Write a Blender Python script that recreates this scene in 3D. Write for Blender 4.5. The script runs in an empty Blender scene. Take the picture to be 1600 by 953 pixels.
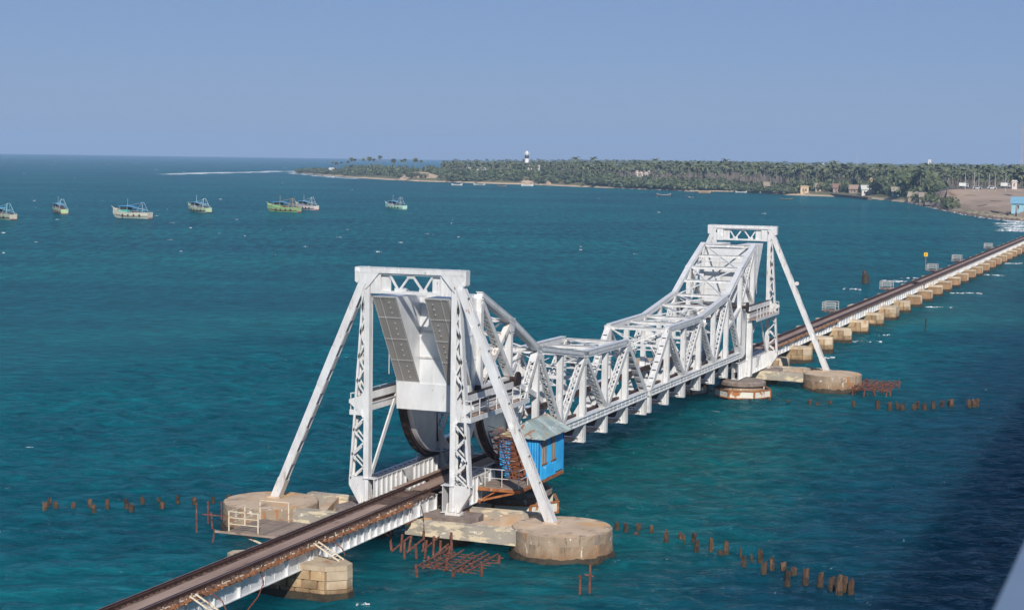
import bpy, math, random
import numpy as np
from mathutils import Vector, Matrix

random.seed(7)
R = math.radians
scene = bpy.context.scene
col = scene.collection

# ------------------------------------------------------------------ camera
FPX = 2742.18                      # focal length in pixels of the 1600 px wide photograph
CAM = (-94.58, -43.02, 22.745)
YAW, PITCH, ROLL = R(21.1792), R(-4.8299), R(0.8196)
fw = Vector((math.cos(YAW)*math.cos(PITCH), math.sin(YAW)*math.cos(PITCH), math.sin(PITCH)))
r0 = Vector((math.sin(YAW), -math.cos(YAW), 0)); u0 = r0.cross(fw)
rt = r0*math.cos(ROLL)+u0*math.sin(ROLL); up = -r0*math.sin(ROLL)+u0*math.cos(ROLL)
cam_data = bpy.data.cameras.new('camera'); cam = bpy.data.objects.new('camera', cam_data); col.objects.link(cam)
M = Matrix((rt, up, -fw)).transposed().to_4x4(); M.translation = Vector(CAM); cam.matrix_world = M
cam_data.sensor_width = 36; cam_data.lens = 36*FPX/1600
cam_data.clip_start = 0.1; cam_data.clip_end = 40000
cam_data.dof.use_dof = True; cam_data.dof.focus_distance = 125; cam_data.dof.aperture_fstop = 2.8
scene.camera = cam

# ------------------------------------------------------------------ sun, sky, exposure
LIGHT = Vector((1.30, 0.66, -1.0)).normalized()           # direction the sunlight travels
SUN_EL = math.asin(-LIGHT.z); SUN_AZ = math.atan2(-LIGHT.x, -LIGHT.y)   # clockwise from +Y
sd = bpy.data.lights.new('sun', 'SUN'); sd.energy = 4.6; sd.angle = R(0.7); sd.color = (1.0, 0.945, 0.86)
sun = bpy.data.objects.new('sun', sd); col.objects.link(sun)
sun.rotation_euler = LIGHT.to_track_quat('-Z', 'Y').to_euler()
world = bpy.data.worlds.new('World'); scene.world = world; world.use_nodes = True
wn = world.node_tree; wn.nodes.clear()
sky = wn.nodes.new('ShaderNodeTexSky'); sky.sky_type = 'NISHITA'; sky.sun_disc = False
sky.sun_elevation = SUN_EL; sky.sun_rotation = SUN_AZ
sky.altitude = 0; sky.air_density = 1.0; sky.dust_density = 0.0; sky.ozone_density = 4.5
tint = wn.nodes.new('ShaderNodeMix'); tint.data_type = 'RGBA'; tint.blend_type = 'MULTIPLY'
tint.inputs[0].default_value = 1.0; tint.inputs[7].default_value = (0.40, 0.465, 0.68, 1)
bg = wn.nodes.new('ShaderNodeBackground'); bg.inputs[1].default_value = 0.09
wo = wn.nodes.new('ShaderNodeOutputWorld')
veil = wn.nodes.new('ShaderNodeMix'); veil.data_type = 'RGBA'; veil.inputs[0].default_value = 0.62     # even milky sea haze over the whole sky
veil.inputs[7].default_value = (2.03, 2.82, 4.58, 1)
wn.links.new(sky.outputs[0], tint.inputs[6]); wn.links.new(tint.outputs[2], veil.inputs[6]); wn.links.new(veil.outputs[2], bg.inputs[0]); wn.links.new(bg.outputs[0], wo.inputs[0])
scene.view_settings.view_transform = 'Standard'; scene.view_settings.look = 'None'
scene.view_settings.exposure = 0.32; scene.view_settings.gamma = 1.0; scene.view_settings.use_curve_mapping = False
scene.cycles.max_bounces = 6; scene.cycles.volume_bounces = 0; scene.cycles.use_denoising = True
scene.cycles.volume_step_rate = 4

# ------------------------------------------------------------------ helpers
def ray(u, v):
    return (fw*FPX + rt*(u-800) - up*(v-476.5)).normalized()
def at(u, v, z=0.0):
    d = ray(u, v); t = (z-CAM[2])/d.z
    return Vector(CAM)+d*t
def at_dist(u, v, D):
    """point on the line of sight of a picture point at horizontal distance D"""
    d = ray(u, v); t = D/math.hypot(d.x, d.y)
    return Vector(CAM)+d*t
OFF = {}
def ordinal(n):
    w = ['first','second','third','fourth','fifth','sixth','seventh','eighth','ninth','tenth','eleventh','twelfth','thirteenth','fourteenth','fifteenth','sixteenth','seventeenth','eighteenth','nineteenth']
    if n <= 19: return w[n-1]
    tens = {2:'twent',3:'thirt',4:'fort',5:'fift'}[n//10]
    return tens+'ieth' if n % 10 == 0 else tens+'y-'+w[n % 10-1]
def tag(o, label=None, cat=None, group=None, kind=None):
    if label: o['label'] = label
    if cat: o['category'] = cat
    if group: o['group'] = group
    if kind: o['kind'] = kind
    return o
def thing(name, label, cat, loc, group=None):
    o = bpy.data.objects.new(name, None); col.objects.link(o); o.location = loc
    o.empty_display_size = 0.5
    OFF[o] = Vector(loc)
    return tag(o, label, cat, group)
def inst(name, mesh, parent, loc, rot=(0,0,0), scale=(1,1,1)):
    o = bpy.data.objects.new(name, mesh); col.objects.link(o); o.parent = parent
    o.location = Vector(loc)-(OFF[parent] if parent else Vector((0,0,0))); o.rotation_euler = rot; o.scale = scale
    return o
def copy_thing(src, loc, rz=None):
    c = src.copy(); col.objects.link(c); c.location = loc
    if rz is not None: c.rotation_euler = (0, 0, rz)
    for ch in src.children:
        d = ch.copy(); col.objects.link(d); d.parent = c
        for g in ch.children:
            e = g.copy(); col.objects.link(e); e.parent = d
    OFF[c] = Vector(loc)
    return c
class MB:
    def __init__(s, fx=None): s.v = []; s.f = []; s.fx = fx
    def add(s, vs, fs):
        n = len(s.v); s.v += [tuple(p) for p in vs]; s.f += [tuple(i+n for i in f) for f in fs]; return s
    def box(s, x0, x1, y0, y1, z0, z1):
        vs = [(x0,y0,z0),(x1,y0,z0),(x1,y1,z0),(x0,y1,z0),(x0,y0,z1),(x1,y0,z1),(x1,y1,z1),(x0,y1,z1)]
        return s.add(vs, [(0,3,2,1),(4,5,6,7),(0,1,5,4),(1,2,6,5),(2,3,7,6),(3,0,4,7)])
    def bar(s, p, q, w, h, upv=(0,0,1), w2=None, h2=None):
        p = Vector(p); q = Vector(q); d = (q-p)
        if d.length < 1e-6: return s
        d.normalize(); uv = Vector(upv)
        if abs(d.dot(uv)) > .98: uv = Vector((1,0,0)) if abs(d.x) < .9 else Vector((0,1,0))
        a = d.cross(uv).normalized(); b = a.cross(d).normalized()
        w2 = w if w2 is None else w2; h2 = h if h2 is None else h2
        vs = []
        for c, ww, hh in ((p, w, h), (q, w2, h2)):
            for i, j in ((-1,-1),(1,-1),(1,1),(-1,1)): vs.append(c+a*(ww/2*i)+b*(hh/2*j))
        return s.add(vs, [(0,3,2,1),(4,5,6,7),(0,1,5,4),(1,2,6,5),(2,3,7,6),(3,0,4,7)])
    def tube(s, p, q, r, r2=None, n=8, cap=True):
        p = Vector(p); q = Vector(q); d = (q-p).normalized(); r2 = r if r2 is None else r2
        a = d.orthogonal().normalized(); b = d.cross(a)
        vs = []
        for c, rr in ((p, r), (q, r2)):
            for i in range(n):
                t = 2*math.pi*i/n; vs.append(c+a*(rr*math.cos(t))+b*(rr*math.sin(t)))
        fs = [(i, (i+1) % n, n+(i+1) % n, n+i) for i in range(n)]
        if cap: fs += [tuple(range(n-1, -1, -1)), tuple(range(n, 2*n))]
        return s.add(vs, fs)
    def path(s, pts, r, n=6):
        for a, b in zip(pts, pts[1:]): s.tube(a, b, r, n=n)
        return s
    def prism(s, poly, axis, lo, hi):
        n = len(poly)
        def P(a, b, c): return {'y': (a, c, b), 'x': (c, a, b), 'z': (a, b, c)}[axis]
        vs = [P(a, b, lo) for a, b in poly]+[P(a, b, hi) for a, b in poly]
        fs = [tuple(range(n-1, -1, -1)), tuple(range(n, 2*n))]+[(i, (i+1) % n, n+(i+1) % n, n+i) for i in range(n)]
        return s.add(vs, fs)
    def lathe(s, prof, c, n=24):
        """prof = [(r,z)...] about the vertical through c"""
        vs = []
        for r_, z in prof:
            for i in range(n):
                t = 2*math.pi*i/n; vs.append((c[0]+r_*math.cos(t), c[1]+r_*math.sin(t), c[2]+z))
        m = len(prof); fs = []
        for k in range(m-1):
            for i in range(n): fs.append((k*n+i, k*n+(i+1) % n, (k+1)*n+(i+1) % n, (k+1)*n+i))
        fs.append(tuple(range((m-1)*n, m*n))); fs.append(tuple(range(n-1, -1, -1)))
        return s.add(vs, fs)
    def mesh(s, name, mat, off=(0,0,0), smooth=False):
        vs = s.v; fs = s.f
        if s.fx:
            k, o = s.fx; vs = [(k*x+o, y, z) for x, y, z in vs]
            if k < 0: fs = [f[::-1] for f in fs]
        vs = [(x-off[0], y-off[1], z-off[2]) for x, y, z in vs]
        me = bpy.data.meshes.new(name); me.from_pydata(vs, [], fs); me.update()
        if mat: me.materials.append(mat)
        if smooth: me.shade_smooth()
        return me
    def build(s, name, mat, parent=None, loc=None, smooth=False):
        off = OFF[parent] if parent else Vector(loc or (0,0,0))
        o = bpy.data.objects.new(name, s.mesh(name, mat, off, smooth)); col.objects.link(o)
        if parent: o.parent = parent
        else: o.location = off
        OFF[o] = off
        return o

# ------------------------------------------------------------------ materials
def nd(nt, t, **kw):
    n = nt.nodes.new(t)
    for k, v in kw.items(): setattr(n, k, v)
    return n
def ramp(nt, stops):
    r = nt.nodes.new('ShaderNodeValToRGB'); e = r.color_ramp.elements
    while len(e) > len(stops): e.remove(e[-1])
    while len(e) < len(stops): e.new(0.5)
    for i, (p, c) in enumerate(stops): e[i].position = p; e[i].color = (c[0], c[1], c[2], 1) if len(c) == 3 else c
    return r
def mixc(nt, fac, a, b, mode='MIX'):
    m = nt.nodes.new('ShaderNodeMix'); m.data_type = 'RGBA'; m.blend_type = mode
    for sock, val in ((m.inputs[0], fac), (m.inputs[6], a), (m.inputs[7], b)):
        if hasattr(val, 'is_output'): nt.links.new(val, sock)
        elif isinstance(val, (int, float)): sock.default_value = val
        else: sock.default_value = (val[0], val[1], val[2], 1)
    return m.outputs[2]
def noise(nt, vec, scale, detail=3, rough=.55, dist=0):
    n = nt.nodes.new('ShaderNodeTexNoise'); n.inputs['Scale'].default_value = scale
    n.inputs['Detail'].default_value = detail; n.inputs['Roughness'].default_value = rough; n.inputs['Distortion'].default_value = dist
    nt.links.new(vec, n.inputs['Vector']); return n.outputs[0]
def mapping(nt, vec, sc=(1,1,1), rot=(0,0,0), loc=(0,0,0)):
    m = nt.nodes.new('ShaderNodeMapping'); m.inputs['Scale'].default_value = sc; m.inputs['Rotation'].default_value = rot; m.inputs['Location'].default_value = loc
    nt.links.new(vec, m.inputs['Vector']); return m.outputs[0]
def newmat(name):
    m = bpy.data.materials.new(name); m.use_nodes = True; nt = m.node_tree
    b = nt.nodes['Principled BSDF']; return m, nt, b
def surface(name, c1, c2, scale=1.5, rough=.6, metal=0, stretch=(1,1,1), patches=(), bump=0, bscale=12, per_object=0, spec=.5, tide=None):
    """two-tone procedural paint; patches = [(colour, noise scale, threshold, softness, stretch)]"""
    m, nt, b = newmat(name)
    pos = nt.nodes.new('ShaderNodeNewGeometry').outputs['Position']
    v = mapping(nt, pos, stretch)
    n = noise(nt, v, scale, 4)
    r = ramp(nt, [(.3, c1), (.7, c2)]); nt.links.new(n, r.inputs[0]); c = r.outputs[0]
    for i, (pc, ps, th, so, st) in enumerate(patches):
        pv = mapping(nt, pos, st, loc=(3.1*i, 7.7, 1.3)); pn = noise(nt, pv, ps, 5, .62)
        pr = ramp(nt, [(th, (0,0,0)), (th+so, (1,1,1))]); nt.links.new(pn, pr.inputs[0])
        c = mixc(nt, pr.outputs[0], c, pc)
    if tide:                                            # brown weed and rust left by the sea up to a ragged line
        tz, tc = tide
        sp = nt.nodes.new('ShaderNodeSeparateXYZ'); nt.links.new(pos, sp.inputs[0])
        tn = nt.nodes.new('ShaderNodeMath'); tn.operation = 'MULTIPLY_ADD'; tn.inputs[1].default_value = 1.6; nt.links.new(noise(nt, mapping(nt, pos, (1,1,.25)), 1.4, 5, .65), tn.inputs[0]); nt.links.new(sp.outputs[2], tn.inputs[2])
        tm = nt.nodes.new('ShaderNodeMapRange'); tm.inputs[1].default_value = tz+.8+.35; tm.inputs[2].default_value = tz+.8-.3; tm.inputs[3].default_value = 0; tm.inputs[4].default_value = .85; nt.links.new(tn.outputs[0], tm.inputs[0])
        c = mixc(nt, tm.outputs[0], c, tc)
    if per_object:
        oi = nt.nodes.new('ShaderNodeObjectInfo')
        hr = ramp(nt, [(0, (1-per_object,)*3), (1, (1+per_object*.4,)*3)]); nt.links.new(oi.outputs['Random'], hr.inputs[0])
        c = mixc(nt, 1.0, c, hr.outputs[0], 'MULTIPLY')
    nt.links.new(c, b.inputs['Base Color'])
    b.inputs['Roughness'].default_value = rough; b.inputs['Metallic'].default_value = metal
    b.inputs['Specular IOR Level'].default_value = spec
    if bump:
        bn = noise(nt, pos, bscale, 4); bp = nt.nodes.new('ShaderNodeBump'); bp.inputs['Strength'].default_value = bump; bp.inputs['Distance'].default_value = .05
        nt.links.new(bn, bp.inputs['Height']); nt.links.new(bp.outputs[0], b.inputs['Normal'])
    return m
RUST = (.20, .062, .022); RUSTD = (.085, .03, .018); ORANGE = (.42, .15, .035)
mt = {}
mt['silver'] = surface('silver_paint', (.54,.535,.53), (.70,.695,.69), 2.2, .42, .2, (1,1,.35), [((.40,.35,.29), 2.3, .60, .12, (1,1,.22)), ((.28,.14,.065), 4.2, .655, .05, (1,1,.35)), ((.78,.78,.77), 1.1, .62, .06, (1,1,.6))], bump=.15, bscale=20)
mt['silver_plain'] = surface('silver_plate_paint', (.56,.565,.57), (.70,.705,.71), 1.2, .36, .22, (1,1,.4), [((.42,.39,.34), 1.3, .64, .1, (1,1,.2)), ((.30,.16,.08), 2.9, .70, .05, (1,1,.3))])
mt['plate_grey'] = surface('counterweight_plate', (.25,.236,.22), (.31,.295,.275), .9, .45, .1, (1,1,.5), [((.18,.165,.15), 1.6, .63, .12, (1,1,.5))])
mt['silver_rusty'] = surface('silver_paint_rusty', (.58,.55,.50), (.68,.66,.63), 1.2, .5, .1, (1,1,.3), [(RUST, 2.1, .55, .08, (1,1,.4))])
mt['tread'] = surface('dark_tread_steel', (.022,.014,.012), (.05,.03,.024), 2.0, .5, .3)
mt['trackplate'] = surface('worn_track_plate', (.05,.05,.055), (.13,.14,.16), 2.2, .3, .8)
mt['rail'] = surface('rail_steel', (.05,.024,.018), (.10,.05,.036), 3, .5, .3, bump=.2)
mt['railtop'] = surface('rail_head_steel', (.20,.15,.13), (.30,.24,.21), 3, .35, .6)
mt['sleeper'] = surface('sleeper_timber', (.06,.034,.026), (.13,.08,.06), 4, .85, 0, (1,1,1), per_object=.5)
mt['walkplate'] = surface('walkway_plate', (.225,.15,.115), (.335,.235,.185), .5, .7, .1, (.4,3,1), [((.12,.07,.05), 1.3, .60, .12, (.3,1,1))])
mt['rust'] = surface('rust_steel', RUSTD, RUST, 3.2, .85, .1, patches=[(ORANGE, 2.5, .62, .1, (1,1,1))], bump=.3)
mt['orange'] = surface('orange_rust', (.17,.055,.02), (.40,.14,.035), 3.0, .85, 0, patches=[((.45,.36,.25), 3, .63, .08, (1,1,1))], bump=.3)
mt['trough'] = surface('cable_trough_rust', (.11,.045,.022), (.27,.115,.05), 3.0, .9, 0, patches=[((.42,.34,.25), 3.4, .60, .06, (1,1,1)), ((.06,.03,.02), 2.1, .60, .08, (1,1,1))], bump=.4)
mt['jetty'] = surface('red_rust_steel', (.065,.02,.013), (.19,.068,.04), 4, .9, 0, patches=[((.30,.20,.15), 5, .62, .08, (1,1,1))])
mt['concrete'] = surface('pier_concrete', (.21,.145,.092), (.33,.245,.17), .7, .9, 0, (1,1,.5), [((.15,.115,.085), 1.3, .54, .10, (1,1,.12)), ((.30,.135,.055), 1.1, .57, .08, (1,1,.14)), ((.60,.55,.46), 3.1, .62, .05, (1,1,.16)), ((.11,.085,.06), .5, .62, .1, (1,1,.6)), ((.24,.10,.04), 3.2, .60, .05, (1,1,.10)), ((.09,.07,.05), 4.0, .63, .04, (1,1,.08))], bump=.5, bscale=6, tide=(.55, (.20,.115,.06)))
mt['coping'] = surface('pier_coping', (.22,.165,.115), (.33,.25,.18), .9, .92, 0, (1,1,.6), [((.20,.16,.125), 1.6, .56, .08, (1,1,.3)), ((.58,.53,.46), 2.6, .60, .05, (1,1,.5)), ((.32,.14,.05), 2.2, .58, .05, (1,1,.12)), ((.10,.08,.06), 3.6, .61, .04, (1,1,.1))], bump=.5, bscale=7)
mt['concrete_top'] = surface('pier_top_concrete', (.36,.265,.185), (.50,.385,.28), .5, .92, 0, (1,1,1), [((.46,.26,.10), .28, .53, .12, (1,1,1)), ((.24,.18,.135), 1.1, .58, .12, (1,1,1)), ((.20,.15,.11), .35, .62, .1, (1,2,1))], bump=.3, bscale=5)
mt['slab'] = surface('slab_concrete', (.24,.21,.17), (.34,.30,.25), .9, .92, 0, (1,1,1), [((.55,.46,.32), 1.2, .50, .06, (.6,.6,1.6)), ((.62,.56,.46), 1.9, .62, .05, (.6,.6,1.2)), ((.36,.16,.05), .55, .64, .1, (1,1,.5))], bump=.4, bscale=7)
mt['pad'] = surface('dark_bearing_pad', (.13,.10,.085), (.24,.19,.165), 2.2, .95, 0, bump=.6, bscale=8)
mt['stone'] = surface('pier_stone', (.30,.19,.10), (.46,.33,.19), 1.3, .92, 0, tide=(.55, (.13,.075,.035)), patches=[((.27,.11,.05), .7, .60, .12, (1,1,.4)), ((.60,.50,.36), 2.3, .62, .1, (1,1,.3))], bump=.5, bscale=8, per_object=.35)
mt['stone_core'] = surface('pier_stone_core', (.20,.12,.065), (.33,.20,.105), .8, .92, 0, patches=[((.26,.10,.045), .6, .55, .15, (1,1,.3))], bump=.5)
mt['stone_cap'] = surface('pier_cap_stone', (.40,.30,.20), (.56,.46,.33), 1.2, .9, 0, tide=(.7, (.22,.13,.065)), patches=[((.36,.21,.10), 1.2, .58, .12, (1,1,.35))], bump=.4, per_object=.25)
mt['weed'] = surface('weed_band', (.018,.014,.009), (.05,.036,.018), 2.5, .8, 0, patches=[((.10,.06,.028), 2.0, .62, .1, (1,1,1))], bump=.6)
mt['timber'] = surface('grey_timber', (.18,.13,.10), (.30,.235,.19), 1.5, .9, 0, (6,1,1), per_object=.3)
mt['pile'] = surface('pile_timber', (.045,.026,.015), (.125,.068,.038), 3.2, .9, 0, (2,2,.5), patches=[((.03,.02,.014), 2, .5, .1, (1,1,.6))], bump=.5, per_object=.45)
mt['paleiron'] = surface('pale_flaking_paint', (.50,.42,.30), (.62,.54,.42), 3, .7, 0, patches=[((.30,.13,.06), 4, .57, .08, (1,1,1))])
mt['blue'] = surface('blue_sheet', (.012,.20,.46), (.03,.33,.62), .8, .55, 0, patches=[((.25,.10,.05), .9, .60, .04, (1.3,1.3,.45)), ((.5,.55,.58), 1.0, .63, .05, (1.2,1.2,.6))])
mt['blue_dark'] = surface('blue_trim', (.01,.10,.30), (.015,.14,.38), 2, .6)
mt['roofsheet'] = surface('roof_sheet', (.24,.31,.30), (.36,.44,.43), 1.2, .6, 0, patches=[((.30,.13,.07), 1.5, .575, .05, (1,1.4,1)), ((.36,.31,.18), .6, .57, .08, (1,1,1)), ((.52,.55,.54), 2.2, .60, .05, (1,1,1))], per_object=.3)
mt['board'] = surface('grey_board', (.20,.155,.125), (.33,.27,.22), 2.5, .9, 0, (1,1,.3), per_object=.25)
mt['fender'] = surface('fender_steel', (.52,.50,.43), (.62,.60,.53), .8, .7, 0, patches=[((.34,.12,.03), .8, .56, .06, (1,1,.8))])
mt['dark'] = surface('dark_shade', (.015,.012,.012), (.03,.025,.022), 2, .8)
mt['sand'] = surface('sand', (.36,.26,.165), (.50,.38,.26), .03, .95, 0, patches=[((.28,.21,.13), .06, .6, .1, (1,1,1))])
mt['earth'] = surface('embankment_earth', (.235,.165,.115), (.36,.265,.19), .03, .95, 0, (1,1,1), patches=[((.16,.115,.08), .09, .56, .1, (1,.35,1)), ((.42,.33,.24), .12, .6, .1, (.4,1,1))], bump=.3, bscale=.3)
def foam_material():
    m, nt, b = newmat('sea_foam')
    pos = nt.nodes.new('ShaderNodeNewGeometry').outputs['Position']
    b.inputs['Base Color'].default_value = (.80,.83,.85,1); b.inputs['Roughness'].default_value = .9
    n = noise(nt, mapping(nt, mapping(nt, pos, (1,1,1), (0,0,R(-21))), (1,.5,1)), 2.2, 6, .7); r = ramp(nt, [(.44, (0,0,0)), (.62, (1,1,1))]); nt.links.new(n, r.inputs[0])
    nt.links.new(r.outputs[0], b.inputs['Alpha'])
    return m
mt['foam'] = foam_material()
mt['asphalt'] = surface('asphalt', (.05,.05,.05), (.07,.07,.068), .3, .9)
mt['roadpaint'] = surface('road_bridge_concrete', (.34,.33,.31), (.44,.43,.41), .6, .9)
mt['railblue'] = surface('parapet_paint', (.10,.155,.24), (.15,.21,.30), 1.2, .6)
mt['rock'] = surface('shore_rock', (.07,.055,.045), (.15,.12,.095), .2, .95, 0, bump=.5, bscale=1)
def paint(name, c, rough=.55, wear=.25):
    d = tuple(x*.72 for x in c)
    return surface(name, d, c, 1.6, rough, 0, (1,1,1), [((.25,.17,.11), 1.8, .68, .08, (1,1,.5))] if wear else ())
def leafmat(name, c1, c2):
    m, nt, b = newmat(name)
    geo = nt.nodes.new('ShaderNodeNewGeometry')
    n = noise(nt, geo.outputs['Position'], .22, 3)
    r = ramp(nt, [(.3, c1), (.72, c2)]); nt.links.new(n, r.inputs[0])
    oi = nt.nodes.new('ShaderNodeObjectInfo'); hr = ramp(nt, [(0, (.7,.7,.7)), (1, (1.2,1.2,1.1))]); nt.links.new(oi.outputs['Random'], hr.inputs[0])
    nt.links.new(mixc(nt, 1.0, r.outputs[0], hr.outputs[0], 'MULTIPLY'), b.inputs['Base Color'])
    b.inputs['Roughness'].default_value = .6
    return m
mt['palm'] = leafmat('palm_leaf', (.065,.088,.036), (.16,.172,.085))
mt['shrub'] = leafmat('shrub_leaf', (.05,.075,.032), (.125,.145,.062))
mt['trunk'] = surface('palm_trunk', (.13,.10,.08), (.22,.18,.14), 1, .9)
# ================================================================== SETTING: sea
def water_material():
    m, nt, b = newmat('sea_water')
    pos = nt.nodes.new('ShaderNodeNewGeometry').outputs['Position']
    wv = mapping(nt, mapping(nt, pos, (1,1,1), (0,0,R(-21))), (1, .38, 1))          # crests lie across the wind
    big = noise(nt, pos, .010, 3, .5); mid = noise(nt, mapping(nt, mapping(nt, pos, (1,1,1), (0,0,R(-24))), (1,.3,1)), .06, 5, .65)
    r1 = ramp(nt, [(.30, (.0008,.070,.099)), (.50, (.0012,.090,.116)), (.70, (.0020,.111,.127))]); nt.links.new(big, r1.inputs[0])
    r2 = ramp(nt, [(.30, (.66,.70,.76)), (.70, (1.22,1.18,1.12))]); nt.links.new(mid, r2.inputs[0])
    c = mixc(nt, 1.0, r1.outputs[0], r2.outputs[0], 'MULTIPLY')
    # sandy shoal water round the swing of the channel: greener than the open strait
    sub = nt.nodes.new('ShaderNodeVectorMath'); sub.operation = 'DISTANCE'; nt.links.new(mapping(nt, pos, (.55,1,1)), sub.inputs[0]); sub.inputs[1].default_value = (18, -9, 0)
    rs = ramp(nt, [(0, (1,1,1)), (1, (0,0,0))]); mr = nt.nodes.new('ShaderNodeMapRange'); mr.inputs[1].default_value = 3; mr.inputs[2].default_value = 26
    nt.links.new(sub.outputs['Value'], mr.inputs[0]); nt.links.new(mr.outputs[0], rs.inputs[0])
    ml = nt.nodes.new('ShaderNodeMath'); ml.operation = 'MULTIPLY'; ml.inputs[1].default_value = .55; nt.links.new(rs.outputs[0], ml.inputs[0])
    c = mixc(nt, ml.outputs[0], c, (.003,.072,.064))
    # soft shade of the road bridge put into the colour: bluer, darker, edge wandering
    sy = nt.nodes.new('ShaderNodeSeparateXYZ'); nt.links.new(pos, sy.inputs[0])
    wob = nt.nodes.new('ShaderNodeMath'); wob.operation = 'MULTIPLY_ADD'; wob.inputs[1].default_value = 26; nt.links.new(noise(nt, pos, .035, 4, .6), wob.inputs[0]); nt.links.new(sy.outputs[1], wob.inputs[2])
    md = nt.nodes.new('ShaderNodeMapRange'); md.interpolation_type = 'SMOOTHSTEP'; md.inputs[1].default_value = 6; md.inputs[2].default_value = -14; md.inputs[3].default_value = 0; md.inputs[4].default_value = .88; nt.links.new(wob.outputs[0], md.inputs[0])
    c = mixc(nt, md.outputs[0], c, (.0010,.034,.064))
    # chop shading painted into the colour: bright crests, dark troughs, longer streaks offshore
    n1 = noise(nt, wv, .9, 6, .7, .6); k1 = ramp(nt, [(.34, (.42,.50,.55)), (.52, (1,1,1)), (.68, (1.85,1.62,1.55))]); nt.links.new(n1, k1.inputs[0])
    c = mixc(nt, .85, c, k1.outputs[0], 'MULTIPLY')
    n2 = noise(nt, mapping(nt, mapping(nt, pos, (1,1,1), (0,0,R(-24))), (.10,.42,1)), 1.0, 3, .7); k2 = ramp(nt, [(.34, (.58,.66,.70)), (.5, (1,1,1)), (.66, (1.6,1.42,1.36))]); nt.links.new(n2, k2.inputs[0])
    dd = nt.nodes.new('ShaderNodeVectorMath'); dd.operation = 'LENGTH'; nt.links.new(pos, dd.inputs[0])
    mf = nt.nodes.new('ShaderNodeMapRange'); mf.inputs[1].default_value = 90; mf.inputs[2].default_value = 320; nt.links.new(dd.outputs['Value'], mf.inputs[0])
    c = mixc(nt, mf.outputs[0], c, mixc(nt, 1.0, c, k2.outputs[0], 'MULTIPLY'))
    # whitecaps
    fa = noise(nt, mapping(nt, mapping(nt, pos, (1,1,1), (0,0,R(-21))), (.55,.2,1)), 1.0, 5, .6); fb = noise(nt, pos, .03, 3)
    s = nt.nodes.new('ShaderNodeMath'); s.operation = 'MULTIPLY_ADD'; s.inputs[1].default_value = .35; nt.links.new(fb, s.inputs[0]); nt.links.new(fa, s.inputs[2])
    fr = ramp(nt, [(.94, (0,0,0)), (.97, (1,1,1))]); nt.links.new(s.outputs[0], fr.inputs[0])
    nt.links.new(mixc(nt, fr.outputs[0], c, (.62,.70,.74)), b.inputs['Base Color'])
    rr = nt.nodes.new('ShaderNodeMapRange'); rr.inputs[3].default_value = .20; rr.inputs[4].default_value = .7; nt.links.new(fr.outputs[0], rr.inputs[0]); nt.links.new(rr.outputs[0], b.inputs['Roughness'])
    b.inputs['Specular IOR Level'].default_value = 0.0
    # light entering the sea is scattered several metres before it leaves again
    b.subsurface_method = 'BURLEY'; b.inputs['Subsurface Weight'].default_value = 1.0; b.inputs['Subsurface Radius'].default_value = (1, 1, 1); b.inputs['Subsurface Scale'].default_value = 16.0
    # ripples on top of the modelled waves
    prev = None
    for sc, dist, st in ((.22, .35, .9), (.6, .45, 1.0), (1.5, .40, 1.0), (4.0, .14, 1.0)):
        h = noise(nt, wv, sc, 3, .6, .4); bp = nt.nodes.new('ShaderNodeBump'); bp.inputs['Strength'].default_value = st; bp.inputs['Distance'].default_value = dist
        nt.links.new(h, bp.inputs['Height'])
        if prev: nt.links.new(prev, bp.inputs['Normal'])
        prev = bp.outputs[0]
    nt.links.new(prev, b.inputs['Normal'])
    # sky mirrored by the ruffled surface: Fresnel that levels off as it does on a choppy sea
    gl = nt.nodes.new('ShaderNodeBsdfGlossy'); gl.inputs['Color'].default_value = (.80,.95,1,1); gl.inputs['Roughness'].default_value = .12; nt.links.new(prev, gl.inputs['Normal'])
    fr2 = nt.nodes.new('ShaderNodeFresnel'); fr2.inputs['IOR'].default_value = 1.33; nt.links.new(prev, fr2.inputs['Normal'])
    sc_ = nt.nodes.new('ShaderNodeMath'); sc_.operation = 'MULTIPLY'; sc_.inputs[1].default_value = .45; nt.links.new(fr2.outputs[0], sc_.inputs[0])
    cl = nt.nodes.new('ShaderNodeMath'); cl.operation = 'MINIMUM'; cl.inputs[1].default_value = .30; nt.links.new(sc_.outputs[0], cl.inputs[0])
    mx = nt.nodes.new('ShaderNodeMixShader'); nt.links.new(cl.outputs[0], mx.inputs[0]); nt.links.new(b.outputs[0], mx.inputs[1]); nt.links.new(gl.outputs[0], mx.inputs[2])
    nt.links.new(mx.outputs[0], nt.nodes['Material Output'].inputs['Surface'])
    return m
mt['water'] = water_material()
def axis_coords(lo, hi, step, far, g=1.07):
    c = list(np.arange(lo, hi, step)); s = step; x = c[-1]
    while x < far: s *= g; x += s; c.append(x)
    s = step; x = c[0]; left = []
    while x > -far: s *= g; x -= s; left.append(x)
    return np.array(left[::-1]+c)
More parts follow.
